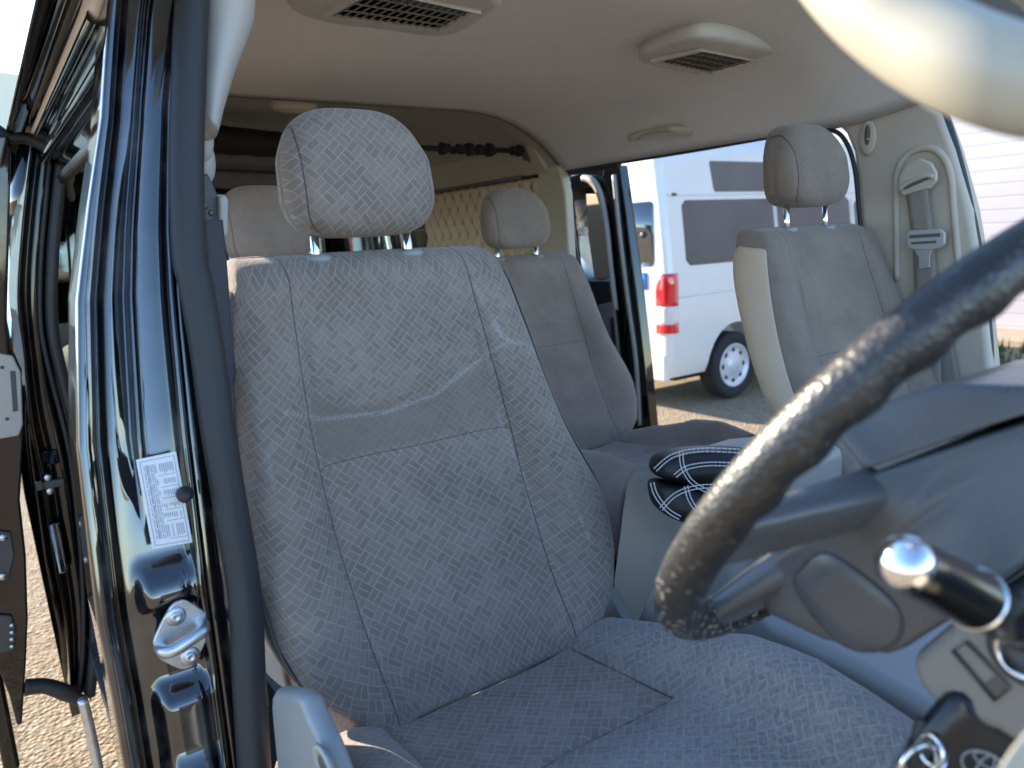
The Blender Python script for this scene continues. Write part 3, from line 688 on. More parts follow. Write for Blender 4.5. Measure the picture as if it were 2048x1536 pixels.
# rear quarter beyond the pillar, tailgate frame with its window
qv = [merge(*[( [(x, y, z) for y in (2.2, 3.2, 4.3) for x, z in pz], grid_faces(len(pz), 3)) for pz in (((.03, .45), (.02, .9), (.03, 1.2), (.035, 1.26)), ((.12, 1.82), (.14, 1.95)))]), merge(*[([(x, y, z) for y in (y0_, y1_) for x, z in ((.035, 1.26), (.07, 1.46), (.10, 1.7), (.12, 1.82))], grid_faces(4, 2)) for y0_, y1_ in ((2.2, 2.34), (4.16, 4.3))])]
qpn = mesh('quarter_panel', *merge(*qv), 'black_paint_plain', van, solid=.03, weld=True)
mesh('quarter_glass', [(x+.012, y, z) for y in (2.34, 4.16) for x, z in ((.035, 1.26), (.07, 1.46), (.10, 1.7), (.12, 1.82))], grid_faces(4, 2), 'glass_clear', qpn, solid=.004)
bm_ = []
qv = [merge(*[([(x, y, z) for y in (2.12, 3.2, 4.3) for x, z in pz], grid_faces(len(pz), 3)) for pz in (((1.86, .45), (1.87, .9), (1.86, 1.2), (1.85, 1.28)), ((1.78, 1.84), (1.76, 1.95)))]), merge(*[([(x, y, z) for y in (y0_, y1_) for x, z in ((1.85, 1.28), (1.82, 1.46), (1.79, 1.7), (1.78, 1.84))], grid_faces(4, 2)) for y0_, y1_ in ((2.12, 3.06), (3.50, 3.56), (4.16, 4.3))])]
fqp = mesh('far_quarter_panel', *merge(*qv), 'black_paint_plain', van, solid=.02, weld=True)
mesh('quarter_glass', [(x-.006, y, z) for y in (3.06, 4.16) for x, z in ((1.85, 1.28), (1.82, 1.46), (1.79, 1.7), (1.78, 1.84))], grid_faces(4, 2), 'glass_clear', fqp, solid=.004)
tg = []
tg.append(box_data((.04, 4.28, .45), (1.85, 4.34, 1.34)))
tg.append(box_data((.10, 4.28, 1.965), (1.79, 4.34, 2.10)))
tg.append(box_data((.05, 4.28, 1.34), (.20, 4.34, 1.965))); tg.append(box_data((1.68, 4.28, 1.34), (1.84, 4.34, 1.965)))
tgo = mesh('tailgate', *merge(*tg), 'black_paint_plain', van, bevel=.01)
box('tailgate_glass', (.2, 4.305, 1.34), (1.68, 4.310, 1.965), 'glass_clear', tgo, bevel=0)
box('tailgate_trim', (.10, 4.24, .8), (1.78, 4.278, 1.36), 'trim_grey', tgo, bevel=.02)
# --- floor, carpet, step
box('cabin_floor', (.12, -.40, .70), (1.80, 4.25, .745), 'carpet', van, bevel=0)
ftv = [box_data((.09, .35, .66), (.24, 2.1, .705))]+[box_data((.10+.018*k, .4, .705), (.108+.018*k, 1.9, .711)) for k in range(7)]
mesh('door_step', *merge(*ftv), 'grey_plastic', van, smooth=False)
mesh('wheel_hump', *merge(box_data((.13, .60, .745), (.24, .82, .90))), 'carpet', van, bevel=.03)

# --- passenger's side: pillar trim, header line, door seal, quilted panel
ring = ats([(1664, 243), (1690, 266), (1706, 305), (1715, 380), (1722, 455), (1735, 560), (1760, 760), (1780, 950), (2010, 950), (1985, 800), (1962, 560), (1938, 420), (1905, 300), (1878, 226), (1830, 200), (1760, 208)], X=1.74)
ppt = prism('passenger_pillar_trim', ring, (.06, 0, 0), 'trim_beige', van, bevel=.012)
# arched recess round the belt anchor
arch = ats([(1795, 560), (1793, 400), (1795, 345), (1815, 310), (1850, 296), (1880, 306), (1900, 345), (1908, 420), (1920, 560)], X=1.738)
tube('anchor_recess', arch, .0075, 'trim_beige', ppt, n=12, sm=8)
# coat hook plate with its slot
c = at(1737, 276, X=1.7385)
def oval(c, a, b, h, n=28, sk=0): return [c+np.array([-h, -a*math.cos(t)+sk*b*math.sin(t), b*math.sin(t)]) for t in np.linspace(0, 2*PI, n+1)[:-1]]
ch = loft('coat_hook', [oval(c, .021, .040, 0), oval(c, .020, .039, .004), oval(c, .016, .034, .006)], 'trim_beige', ppt)
hk = at(1735, 270, X=1.732)
loft('hook_slot', [oval(hk, .007, .023, 0), oval(hk, .0068, .0225, .001)], 'grille_dark', ch)
box('hook_lug', hk+np.array([-.006, -.010, -.012]), hk+np.array([.002, .0, -.007]), 'trim_beige', ch, bevel=.002)
tube('passenger_door_seal', ats([(1870, 195), (1886, 240), (1908, 310), (1930, 400), (1950, 500), (1968, 640), (1976, 760), (1982, 900)], X=1.765), .0145, 'rubber', van, n=16, sm=6)
hd = [at(u, v, X=1.73) for u, v in [(862, 388), (1070, 351), (1240, 325), (1400, 299), (1530, 276), (1620, 262), (1668, 262), (1694, 288), (1710, 340), (1718, 420), (1728, 520)]]
tube('window_header_seal', hd[1:], .0055, 'rubber', van, n=10, sm=6)
# inner side panel above the quilted cover, and the cover (diamond stitched)
prism('upper_side_panel', [(1.70, 2.16, 1.875), (1.70, 3.3, 1.875), (1.62, 3.3, 1.98), (1.62, 2.16, 1.98)], (.02, 0, 0.01), 'trim_beige', van, bevel=.004)
tube('curtain_track', [(1.685, 2.30, 1.872), (1.685, 3.1, 1.872)], .007, 'grille_dark', van, n=8)
nyq, nzq = 100, 70
v = []
for j in range(nzq):
    for i in range(nyq):
        y = 2.22+.86*i/(nyq-1); z = 1.05+.815*j/(nzq-1)
        a = (y*1.5+z)/.105; b = (y*1.5-z)/.105
        p = (abs(math.sin(PI*a))*abs(math.sin(PI*b)))**.45
        v.append((1.715-.012*p, y, z))
qp = mesh('quilted_panel', v, grid_faces(nyq, nzq), 'quilt_tan', van, solid=.02, solidoff=1)
ql = []
for k in range(-30, 60):
    for sg_ in (1, -1):
        pts_ = [(1.7135, y, sg_*(k*.105-y*1.5)) for y in np.linspace(2.22, 3.08, 60)]
        pts_ = [p for p in pts_ if 1.05 < p[2] < 1.86]
        if len(pts_) > 2: ql.append(pts_)
tubes('quilt_stitch', ql, .0042, 'side_vinyl_dark', qp, n=5)
p = at(952, 412, X=1.69); lathe('panel_stud', p, (-1, 0, 0), [(0, .006), (.003, .005), (.004, .001)], 'side_vinyl', qp, n=12)
prism('rear_corner_trim', [(1.70, 2.04, 1.0), (1.70, 2.22, 1.0), (1.70, 2.22, 1.9), (1.70, 2.10, 1.9), (1.70, 2.07, 1.8)], (.04, 0, 0), 'trim_beige', van, bevel=.01)
tube('opening_seal', ats([(1238, 328), (1170, 340), (1105, 352), (1090, 372), (1096, 430), (1104, 520)], X=1.745), .011, 'rubber', van, n=12, sm=6)
# hook and strap on the rear liner
p = at(1050, 300, X=1.66); q = at(1068, 346, X=1.70)
prism('roof_strap', [at(1032, 292, X=1.62), at(1046, 292, X=1.62), q+np.array([0, -.01, 0]), q+np.array([0, .02, 0])], (.006, 0, 0), 'grille_dark', van, bevel=.001)

# --- far sliding door, slid open
XD = 1.93
sd = prism('far_sliding_door', ats([(1208, 336), (1238, 330), (1252, 430), (1272, 580), (1290, 740), (1300, 850), (1306, 1000), (1302, 1120), (1240, 1120), (1246, 850), (1232, 700), (1222, 560), (1206, 420), (1196, 372)], X=XD), (.045, .0, 0), 'black_paint_plain', van, bevel=.006)
prism('door_header', ats([(1062, 368), (1208, 337), (1206, 368), (1100, 388), (1075, 392)], X=XD+.002), (.04, 0, 0), 'black_paint_plain', sd, bevel=.004)
lowp = ats([(1000, 560), (1222, 562), (1232, 700), (1246, 850), (1248, 1120), (1000, 1120)], X=XD+.004)
prism('door_panel', lowp, (.03, 0, 0), 'dark_plastic', sd, bevel=.004)
prism('door_glass', ats([(1060, 385), (1206, 368), (1222, 562), (1040, 562)], X=XD+.022), (.004, 0, 0), 'glass_clear', sd, bevel=0)
tube('door_handle', ats([(1166, 356), (1184, 362), (1200, 390), (1212, 450), (1222, 540), (1232, 620)], X=XD-.02), [.012, .015, .013, .012, .011, .010], 'light_plastic', sd, n=12, sm=6)
prism('door_trim', ats([(1172, 388), (1204, 388), (1214, 480), (1222, 556), (1188, 556), (1176, 470)], X=XD-.004), (.01, 0, 0), 'side_vinyl', sd, bevel=.003)
tr = prism('door_latch_cover', ats([(1196, 610), (1226, 604), (1236, 690), (1240, 770), (1226, 780), (1210, 700)], X=XD-.010), (.012, 0, 0), 'light_plastic', sd, bevel=.004)
prism('latch_slot', ats([(1219, 636), (1227, 634), (1232, 690), (1224, 692)], X=XD-.0115), (.002, 0, 0), 'dark_plastic', tr, bevel=.0005)
tube('door_edge_seal', ats([(1228, 350), (1240, 470), (1256, 600), (1272, 720), (1280, 850)], X=XD-.004), .009, 'trim_grey', sd, n=10, sm=6)
box('door_latch', at(1254, 812, X=XD-.006)-np.array([0, .012, .012]), at(1276, 796, X=XD-.006)+np.array([.012, 0, .004]), 'zinc', sd, bevel=.002)

# --- driver's side sliding door, slid open beside the body
XN = -.045
nd = prism('near_sliding_door', ats([(-60, 270), (16, 272), (22, 300), (20, 420), (14, 640), (26, 700), (44, 740), (48, 860), (40, 1000), (52, 1110), (56, 1240), (52, 1330), (44, 1450), (34, 1452), (18, 1390), (-20, 1300), (-60, 1290)], Y=2.03), (0, .06, 0), 'black_paint_plain', van, bevel=.006)
mesh('door_outer_panel', *box_data((-.13, 2.09, .42), (-.095, 3.15, 1.36)), 'black_paint_plain', nd, bevel=.01)
bp = prism('bumper_block', ats([(-10, 705), (26, 712), (42, 745), (46, 850), (38, 872), (-10, 880)], Y=2.018), (0, .016, 0), 'light_plastic', nd, bevel=.004)
prism('block_slot', ats([(20, 742), (31, 742), (36, 822), (26, 824)], Y=2.0165), (0, .002, 0), 'dark_plastic', bp, bevel=.0005)
for (u, v_) in ((4, 735), (14, 838)):
    lathe('block_screw', at(u, v_, Y=2.018), (0, -1, 0), [(0, .004), (.002, .0035), (.0025, .001)], 'dark_plastic', bp, n=12)
lat = prism('latch_plate', ats([(-20, 1060), (22, 1065), (30, 1110), (18, 1160), (-20, 1165)], Y=2.02), (0, .012, 0), 'dark_plastic', nd, bevel=.004)
for (u, v_) in ((6, 1075), (5, 1153)):
    lathe('latch_screw', at(u, v_, Y=2.018), (0, -1, 0), [(0, .0085), (.003, .008), (.004, .001)], 'zinc', lat, n=14)
rc2 = prism('latch_roller', ats([(-6, 1230), (24, 1232), (34, 1262), (30, 1300), (-6, 1310)], Y=2.02), (0, .012, 0), 'dark_plastic', nd, bevel=.004)
for k in range(4): lathe('roller_tooth', at(24, 1250+14*k, Y=2.018), (0, -1, 0), [(0, .006), (.004, .004), (.005, .001)], 'zinc', rc2, n=10)
tube('roller_arm', ats([(50, 1375), (90, 1372), (130, 1385), (168, 1405)], Y=2.04), [.020, .018, .020, .012], 'rubber', van, n=12, sm=5)
tube('roller_track', ats([(165, 1398), (178, 1450), (196, 1536), (215, 1640)], Y=1.95), .012, 'zinc', van, n=10, sm=4)
tube('upper_hinge_arm', ats([(-10, 262), (22, 276), (50, 276), (74, 284), (96, 296)], Y=2.05), [.018, .012, .013, .014, .018], 'rubber', van, n=12, sm=5)

# ------------------------------------------------------------------ belts
def ribbon(name, pts, width_dir, w, mat, parent, t=.0016, sm=6):
    P = spline(pts, sm); wd = np.array(width_dir, float); wd /= np.linalg.norm(wd)
    v = [p+wd*w*k for p in P for k in (-.5, -.25, 0, .25, .5)]
    return mesh(name, v, grid_faces(5, len(P)), mat, parent, solid=t, solidoff=0)
db = thing('seat_belt', 'dark blue grey seat belt hanging from the driver door pillar beside the grey seat', 'seat belt')
ribbon('webbing', ats([(424, 440), (432, 520), (440, 620), (450, 730), (462, 850), (474, 980), (488, 1120), (506, 1300), (520, 1420)], Y=.93), (1, .25, 0), .026, 'belt_web', db)
prism('belt_guide', ats([(400, 352), (416, 344), (438, 392), (443, 446), (420, 456), (402, 440)], Y=.945), (0, .02, 0), 'dark_plastic', db, bevel=.004)
bl = prism('guide_loop', ats([(438, 392), (452, 388), (458, 400), (457, 466), (450, 478), (440, 470)], Y=.935), (0, .02, 0), 'light_plastic', db, bevel=.004)
for (u, v_) in ((410, 412), (423, 426)): lathe('guide_screw', at(u, v_, Y=.945), (0, -1, 0), [(0, .004), (.002, .003), (.002, .001)], 'grey_plastic', db, n=12)
tube('belt_cord', ats([(446, 478), (450, 500), (456, 520)], Y=.95), .002, 'rubber', db, n=8)

pb = thing('seat_belt', 'taupe seat belt with metal tongue hanging on the beige far pillar', 'seat belt')
ribbon('webbing', ats([(1832, 366), (1838, 420), (1846, 480), (1850, 560), (1856, 660), (1865, 800), (1880, 940)], X=1.718), (0, -1, .0), .047, 'belt_taupe', pb)
ribbon('webbing_rear', ats([(1846, 500), (1858, 560), (1880, 660), (1905, 800), (1925, 940)], X=1.728), (0, -1, .2), .043, 'belt_taupe', pb)
an = prism('belt_anchor', ats([(1795, 380), (1798, 350), (1815, 325), (1840, 316), (1862, 326), (1872, 345), (1872, 362), (1858, 378), (1830, 384), (1806, 392)], X=1.712), (.012, 0, 0), 'trim_beige', pb, bevel=.004)
prism('anchor_slot', ats([(1806, 372), (1856, 352), (1858, 358), (1808, 380)], X=1.7105), (.002, 0, 0), 'grille_dark', an, bevel=.0005)
tube('anchor_rim', ats([(1800, 378), (1815, 366), (1850, 352), (1866, 354)], X=1.708), .005, 'trim_beige', an, n=10, sm=5)
tb = prism('belt_tongue', ats([(1812, 468), (1820, 461), (1880, 458), (1889, 466), (1888, 488), (1880, 496), (1866, 500), (1830, 500), (1814, 496)], X=1.706), (.010, 0, 0), 'trim_grey', pb, bevel=.003)
prism('tongue_slot', ats([(1818, 470), (1880, 466), (1880, 473), (1818, 477)], X=1.7045), (.002, 0, 0), 'grille_dark', tb, bevel=.0005)
prism('tongue_slot', ats([(1822, 484), (1872, 481), (1872, 486), (1822, 489)], X=1.7045), (.002, 0, 0), 'grille_dark', tb, bevel=.0005)
prism('tongue_blade', ats([(1828, 500), (1866, 499), (1860, 512), (1859, 535), (1838, 538), (1837, 514)], X=1.71), (.003, 0, 0), 'zinc', tb, bevel=.0008)
# belt buckle stalk between seats
bk_ = thing('belt_buckle', 'light grey belt buckle between driver seat and console', 'seat belt buckle')
prism('buckle_body', ats([(1312, 1158), (1322, 1150), (1336, 1165), (1352, 1215), (1340, 1258), (1280, 1262), (1272, 1245)], X=.73), (.022, 0, 0), 'light_plastic', bk_, bevel=.006)

# ------------------------------------------------------------------ console and quilted cushion
con = thing('center_console', 'light grey plastic console box between the two front seats', 'console')
near = ats([(1243, 960), (1262, 936), (1345, 930), (1480, 960), (1480, 1300), (1215, 1300), (1218, 1160)], X=.80)
prism('console_box', near, (.26, 0, 0), 'console_grey', con, bevel=.022, seg=4)
near = ats([(1330, 1240), (1500, 1195), (1545, 1245), (1700, 1325), (1830, 1400), (1900, 1440), (1960, 1560), (1500, 1560), (1330, 1420)], X=.80)
lowc = prism('console_side', near, (.3, 0, 0), 'light_plastic', con, bevel=.02, seg=4)
near = ats([(1490, 1070), (1545, 1060), (1600, 1078), (1560, 1150), (1530, 1170), (1495, 1150)], X=.86)
sh = prism('shift_housing', near, (.06, 0, 0), 'light_plastic', con, bevel=.012)
tube('shift_slot', ats([(1608, 1085), (1585, 1130), (1545, 1172)], X=.85), .012, 'dark_plastic', con, n=10, sm=4)
tube('console_latch', ats([(1462, 1090), (1500, 1085), (1520, 1078)], X=.93), .008, 'dark_plastic', con, n=10)
con_carpet = prism('cabin_carpet', ats([(1205, 1150), (1300, 1165), (1300, 1280), (1205, 1280)], X=.86), (.05, 0, 0), 'carpet_grey', van, bevel=.004)

qc = thing('quilted_cushion', 'black quilted leather cushion with white double stitching on the console', 'cushion')
def pillow(name, px, D0, th, parent, bulge=.02):
    P = [at(u, v, D=D0) for u, v in px]
    c = sum(P)/len(P); P = spline(P, 5, True)
    dirv = RM @ np.array([0, 0, 1.])
    rings = []
    for k in range(9):
        a = -PI/2+PI*k/8
        rings.append([c+(p-c)*(.80+.20*math.cos(a))+dirv*(th*.5*math.sin(a)+.0) for p in P])
    f = rings[0]
    inner = [[c+(p-c)*s_-dirv*(th*.5+bulge*(1-s_*s_)) for p in [c+(q-c)*.80 for q in P]] for s_ in (.05, .3, .6, .85)]
    return loft(name, inner+rings, 'quilt_black', parent), c, dirv
q1, c1, dv = pillow('upper_pad', [(1303, 922), (1330, 905), (1400, 893), (1490, 896), (1530, 915), (1530, 985), (1440, 982), (1370, 965), (1310, 950)], 1.06, .10, qc, .012)
q2, c2, _ = pillow('lower_pad', [(1305, 960), (1370, 968), (1440, 985), (1520, 990), (1520, 1060), (1440, 1050), (1360, 1040), (1315, 1018), (1301, 990)], 1.05, .10, qc, .012)
def stitch(lines, D0, parent, gap=7):
    tt_ = []
    for l in lines:
        for off in (-gap/2, gap/2):
            P2 = spline([(u, v_) for u, v_ in l], 8)
            Q = []
            for i, p in enumerate(P2):
                d = P2[min(i+1, len(P2)-1)]-P2[max(i-1, 0)]; d = d/np.linalg.norm(d); nn = np.array([-d[1], d[0]])
                Q.append(p+nn*off)
            for i in range(0, len(Q)-1):
                a = Q[i]; b = Q[i+1]; m0 = a+(b-a)*.08; m1 = a+(b-a)*.86
                tt_.append(tube_data([at(*m0, D=D0), at(*m1, D=D0)], .0009, 5))
    mesh('stitching', *merge(*tt_), 'thread_white', parent)
stitch([[(1310, 940), (1345, 912), (1400, 900), (1480, 902)], [(1362, 905), (1366, 935), (1385, 965), (1420, 985)], [(1350, 952), (1375, 935), (1420, 928), (1480, 930)]], .992, q1)
stitch([[(1304, 965), (1312, 990), (1335, 1020), (1360, 1036)], [(1322, 1018), (1350, 990), (1390, 975), (1440, 972)], [(1372, 972), (1380, 1000), (1400, 1030)]], .982, q2)

# ------------------------------------------------------------------ steering wheel
WC = np.array([.498, .25, 1.498]); TH = .635; WR = .190
WU = np.array([0, -math.sin(TH), math.cos(TH)]); WN = np.array([0, math.cos(TH), math.sin(TH)]); WX = np.array([1., 0, 0])
def wp(x, t, w=0.): return WC+WX*x+WU*t+WN*w
sw = thing('steering_wheel', 'black leather steering wheel with worn speckled rim and blue grey hub', 'steering wheel')
m = 220; nn = 28; vs = []; wear_lighten = []
for i in range(m):
    a = 2*PI*i/m       # 0 = top, pi = bottom ; near side is at x<0
    rad = math.sin(a)*WX+math.cos(a)*WU
    c = WC+WR*rad
    top = max(0, math.cos(a))
    # finger bumps on the front face of the upper half
    bumps = .0017*math.sin(a*34)*smoothstep(.15, .45, math.cos(a)+.30)
    for k in range(nn):
        t = 2*PI*k/nn
        e = math.cos(t)*rad + math.sin(t)*WN
        front = max(0, -math.sin(t)*.8-.25*math.cos(t))
        r = .0158*(1+.06*math.cos(2*t))+bumps*front
        vs.append(c+e*r); wear_lighten.append(np.clip(smoothstep(-.05, -.85, math.cos(a)), 0, 1)*.95+.06)
fs = [(i*nn+k, i*nn+(k+1) % nn, ((i+1) % m)*nn+(k+1) % nn, ((i+1) % m)*nn+k) for i in range(m) for k in range(nn)]
mesh('rim', vs, fs, 'rim_leather', sw, attrs={'wear_lighten': wear_lighten})
def fold(t): return .40*max(0., t+.004)*min(1., max(0., t+.004)/.03)      # the hub's side leans in above its middle
def on_hub(u, v_, off=0.):
    X = .42
    for _ in range(12):
        P = at(u, v_, X=X); X = .42+fold((P-WC) @ WU)+off
    return P
def side(ring_px, x1, name, mat, parent, off=0., sm=0):
    ring = []
    for u, v_ in ring_px:
        q = on_hub(u, v_, off)-WC; ring.append(np.array([q @ WN, q @ WU]))
    ring = np.array(spline(ring, sm, True) if sm else ring)
    if not sm: ring = np.concatenate([[a_*(1-k/4)+b_*k/4 for k in range(4)] for a_, b_ in zip(ring, np.roll(ring, -1, 0))])
    c = ring.mean(0); rings = []
    for k, dxx in ((.04, 0), (.35, 0), (.6, 0), (.8, 0), (.92, 0), (.97, .0008), (.99, .0025), (1., .006)):
        rings.append([wp(.42-WC[0]+off+fold(p[1])+dxx, p[1], p[0]) for p in c+(ring-c)*k])
    for x in (.5, .54, x1): rings.append([wp(x-WC[0] if x > .5 else max(x-WC[0], .42-WC[0]+fold(p[1])+.02), p[1], p[0]) for p in ring])
    return loft(name, rings, mat, parent)
side([(1722, 941), (1690, 900), (1668, 866), (1690, 842), (1760, 806), (1830, 782), (1920, 768), (2048, 772), (2170, 786), (2160, 796), (2048, 830), (1960, 858), (1880, 886), (1800, 914)], .58, 'horn_pad', 'grey_plastic', sw, off=-.003)
hub = side([(1722, 953), (1712, 1000), (1690, 1040), (1640, 1066), (1580, 1092), (1530, 1122), (1503, 1150), (1512, 1195), (1532, 1230), (1640, 1282), (1720, 1304), (1772, 1312), (1805, 1300), (1832, 1282), (1900, 1240), (2048, 1130), (2170, 1040), (2170, 808), (2048, 845), (1960, 873), (1880, 900), (1800, 927)], .57, 'hub_cover', 'grey_plastic', sw)
# oval access cap set in the hub's side
cap_px = [(1590, 1168), (1612, 1128), (1640, 1108), (1680, 1120), (1760, 1180), (1798, 1228), (1795, 1275), (1750, 1300), (1690, 1290), (1630, 1235)]
rr_ = spline([on_hub(u, v_, -.0004) for u, v_ in cap_px], 5, True); cc_ = sum(rr_)/len(rr_)
loft('access_cap', [[p+np.array([.006, 0, 0]) for p in rr_], rr_, [cc_+(p-cc_)*.97+np.array([-.0007, 0, 0]) for p in rr_], [cc_+(p-cc_)*.5+np.array([-.001, 0, 0]) for p in rr_]], 'grey_plastic', hub)
tube('cap_groove', [cc_+(q-cc_)*1.02 for q in rr_], .0010, 'dark_plastic', hub, n=6, closed=True)
xl = .42-WC[0]
# spokes: near side one, lower one and their twins beyond the hub
def spoke(a0, a1, xh, th0, th1, w_h, flip=1):
    def rimp(a, s_): return (math.sin(a)*WR*s_, math.cos(a)*WR*s_)
    r0 = rimp(a0, .99); r1 = rimp(a1, .99); mr = []
    secs = []
    for q in np.linspace(0, 1, 8):
        e = q*q*(3-2*q)
        p0 = np.array(r0)*(1-e)+np.array([xh, th0])*e; p1 = np.array(r1)*(1-e)+np.array([xh, th1])*e
        w = -.002*(1-e)+w_h*e; t_ = .009+.006*e
        c = (p0+p1)/2; hlf = (p1-p0)/2
        secs.append([wp(*(c+hlf*math.copysign(abs(math.cos(b))**.6, math.cos(b))), w+t_*math.copysign(abs(math.sin(b))**.6, math.sin(b))) for b in np.linspace(0, 2*PI, 25)[:-1]])
    loft('spoke', secs, 'grey_plastic', sw)
spoke(-PI/2-.02, -PI/2-.25, xl+.010, .012, -.026, -.018)
spoke(PI/2-.12, PI/2+.30, .075, .045, -.035, -.016)
spoke(-PI+.62, -PI+.30, xl+.01, -.070, -.118, -.012)
spoke(PI-.62, PI-.30, .06, -.070, -.118, -.012)

# ------------------------------------------------------------------ steering column, stalk, key
colm = thing('steering_column', 'grey steering column cover with black stalk and ignition lock', 'steering column')
ring = ats([(1895, 1250), (1870, 1272), (1808, 1324), (1828, 1368), (1870, 1430), (1930, 1452), (1990, 1470), (2120, 1560), (2200, 1500), (2200, 1250), (2060, 1200), (1960, 1210)], X=.42)
cov = prism('column_cover', ring, (.12, 0, 0), 'column_grey', colm, bevel=.010, seg=4)
rec = ats([(1905, 1302), (1932, 1284), (2018, 1375), (1990, 1402)], X=.4185)
tube('cover_recess', [rec[0], rec[1], rec[2], rec[3]], .0012, 'grey_plastic', cov, n=6, closed=True)
prism('recess_plate', ats([(1966, 1372), (1990, 1350), (2020, 1378), (1992, 1400)], X=.4190), (.003, 0, 0), 'grey_plastic', cov, bevel=.001)
tip = at(1800, 1121, X=.300); base = at(2130, 1292, X=.43); dv2 = (base-tip)/np.linalg.norm(base-tip); ln = np.linalg.norm(base-tip)
stalk = lathe('turn_signal_stalk', tip, dv2, [(.0005, .0100), (.006, .0118), (.020, .0122), (.058, .0135), (.060, .0142), (.062, .0142), (.064, .0128), (.09, .0125), (ln, .013)], 'stalk_black', colm, n=36)
lathe('stalk_knob', tip-dv2*.0005, dv2, [(-.0052, .001), (-.0046, .0045), (-.0028, .0085), (0, .0112), (.0035, .0121), (.006, .0121)], 'knob_mirror', stalk, n=36)
lathe('stalk_ring', tip+dv2*.0598, dv2, [(0, .0141), (.0006, .0149), (.0018, .0149), (.0024, .0141)], 'chrome', stalk, n=36)
ig = at(2052, 1302, X=.415)
il = lathe('ignition_lock', ig, (-1, .1, 0), [(-.02, .020), (.002, .019), (.004, .016), (.004, .0135), (.0, .0125)], 'dark_plastic', colm, n=32)
lathe('ignition_ring', ig+np.array([-.004, 0, 0]), (-1, .1, 0), [(0, .0135), (.002, .0135), (.003, .012), (.002, .0108), (-.004, .0106)], 'chrome', il, n=32, cap=False)

tube('column_shaft', [at(2100, 1330, X=.47), (.50, -.02, 1.30), (.50, -.16, 1.20)], .035, 'dark_plastic', colm, n=16)
key = thing('car_key', 'black car key fob with oval emblem on a metal key ring below the column', 'key')
kc = at(1925, 1485, D=.43); kx = at(2025, 1485+55, D=.425)-kc; kx /= np.linalg.norm(kx); kz = at(1925-30, 1395, D=.43)-kc; kz = kz-kx*(kz @ kx); kz /= np.linalg.norm(kz); kn = np.cross(kx, kz)
if kn @ (CAM-kc) < 0: kn = -kn
def kp(a, b, h=0): return kc+kx*a+kz*b+kn*h
fo = spline([(-.020, .020), (-.012, .028), (.004, .028), (.028, .024), (.036, .008), (.036, -.020), (.022, -.036), (-.006, -.036), (-.022, -.020)], 5, True)
def koff(s_, h): return [kp(.006+(a-.006)*s_, b*s_, h) for a, b in fo]
fob = loft('key_fob', [koff(.9, -.008), koff(1, -.004), koff(1, .003), koff(.94, .006), koff(.6, .0075), koff(.1, .0078)], 'fob_black', key)
def ell(cx_, cy_, a, b, h=.0082, n=40): return [kp(cx_+a*math.cos(t), cy_+b*math.sin(t), h) for t in np.linspace(0, 2*PI, n+1)[:-1]]
mesh('fob_emblem', *merge(tube_data(ell(.012, -.004, .0125, .0085), .0007, 6, closed=True), tube_data(ell(.012, -.004, .0035, .0083), .0006, 6, closed=True), tube_data(ell(.012, .0005, .0085, .0036), .0006, 6, closed=True)), 'emblem', fob)
ringc = at(1846, 1512, D=.42)
v1 = RM @ np.array([1., .1, .3]); v2 = RM @ np.array([-.1, 1., .2]); v1 /= np.linalg.norm(v1); v2 = v2-v1*(v1 @ v2); v2 /= np.linalg.norm(v2)
tube('key_ring', disc_ring(at(1838, 1530, D=.42), .0125, v1, v2, 40), .0016, 'chrome', key, n=8, closed=True)
tube('key_ring_link', disc_ring(at(1862, 1500, D=.425), .008, v2, np.cross(v1, v2), 30), .0014, 'chrome', key, n=8, closed=True)
tube('key_ring_small', disc_ring(at(1885, 1540, D=.42), .009, v1*.8+np.cross(v1, v2)*.6, v2, 30), .0014, 'chrome', key, n=8, closed=True)
tube('key_blade', [kp(-.012, .02, 0), kp(-.02, .04, -.004)], .004, 'zinc', key, n=10)
tube('key_strap', ats([(1850, 1440), (1838, 1468), (1846, 1500)], D=.435), .004, 'rubber', key, n=8, sm=4)

# --- dash edge beside the column, assist grip and sun visor near the lens
prism('lower_dash_panel', ats([(2220, 1368), (2120, 1394), (2068, 1430), (2018, 1490), (1980, 1548), (1945, 1650), (2220, 1710)], D=.26), RM @ np.array([.08, .05, .05]), 'trim_cream', van, bevel=.014, seg=5)
gp = [at(u, v_, D=d) for u, v_, d in [(1580, -200, .36), (1645, -100, .33), (1725, -10, .31), (1822, 68, .295), (1935, 128, .28), (2060, 168, .27), (2200, 180, .26)]]
tube('assist_grip', gp, .0185, 'trim_cream', van, n=28, sm=10, flat=.95)
wpil = tube('windshield_pillar', [at(1500, -420, D=.50), at(1900, -260, D=.42), at(2330, 60, D=.40), at(2600, 600, D=.42), at(2800, 1300, D=.5)], .034, 'trim_cream', van, n=20, sm=6)
tube('grip_mount', [gp[-1], at(2330, 200, D=.33)], .014, 'trim_cream', van, n=14); tube('grip_mount', [gp[0], at(1560, -330, D=.44)], .014, 'trim_cream', van, n=14)
dsh = loft('dashboard', [[(x, y, z) for y, z in ((-.55, .80), (-.20, .80), (-.13, .95), (-.11, 1.15), (-.14, 1.30), (-.24, 1.39), (-.50, 1.40), (-.60, 1.30))] for x in (.20, .24, .9, 1.7, 1.74)], 'dark_plastic', van, bevel=.02)
prism('sun_visor', ats([(1800, -50), (1860, -20), (1960, 45), (2040, 90), (2120, 105), (2130, 20), (1990, -40), (1840, -80)], D=.52), RM @ np.array([.02, -.02, .03]), 'visor_brown', van, bevel=.008, seg=4)

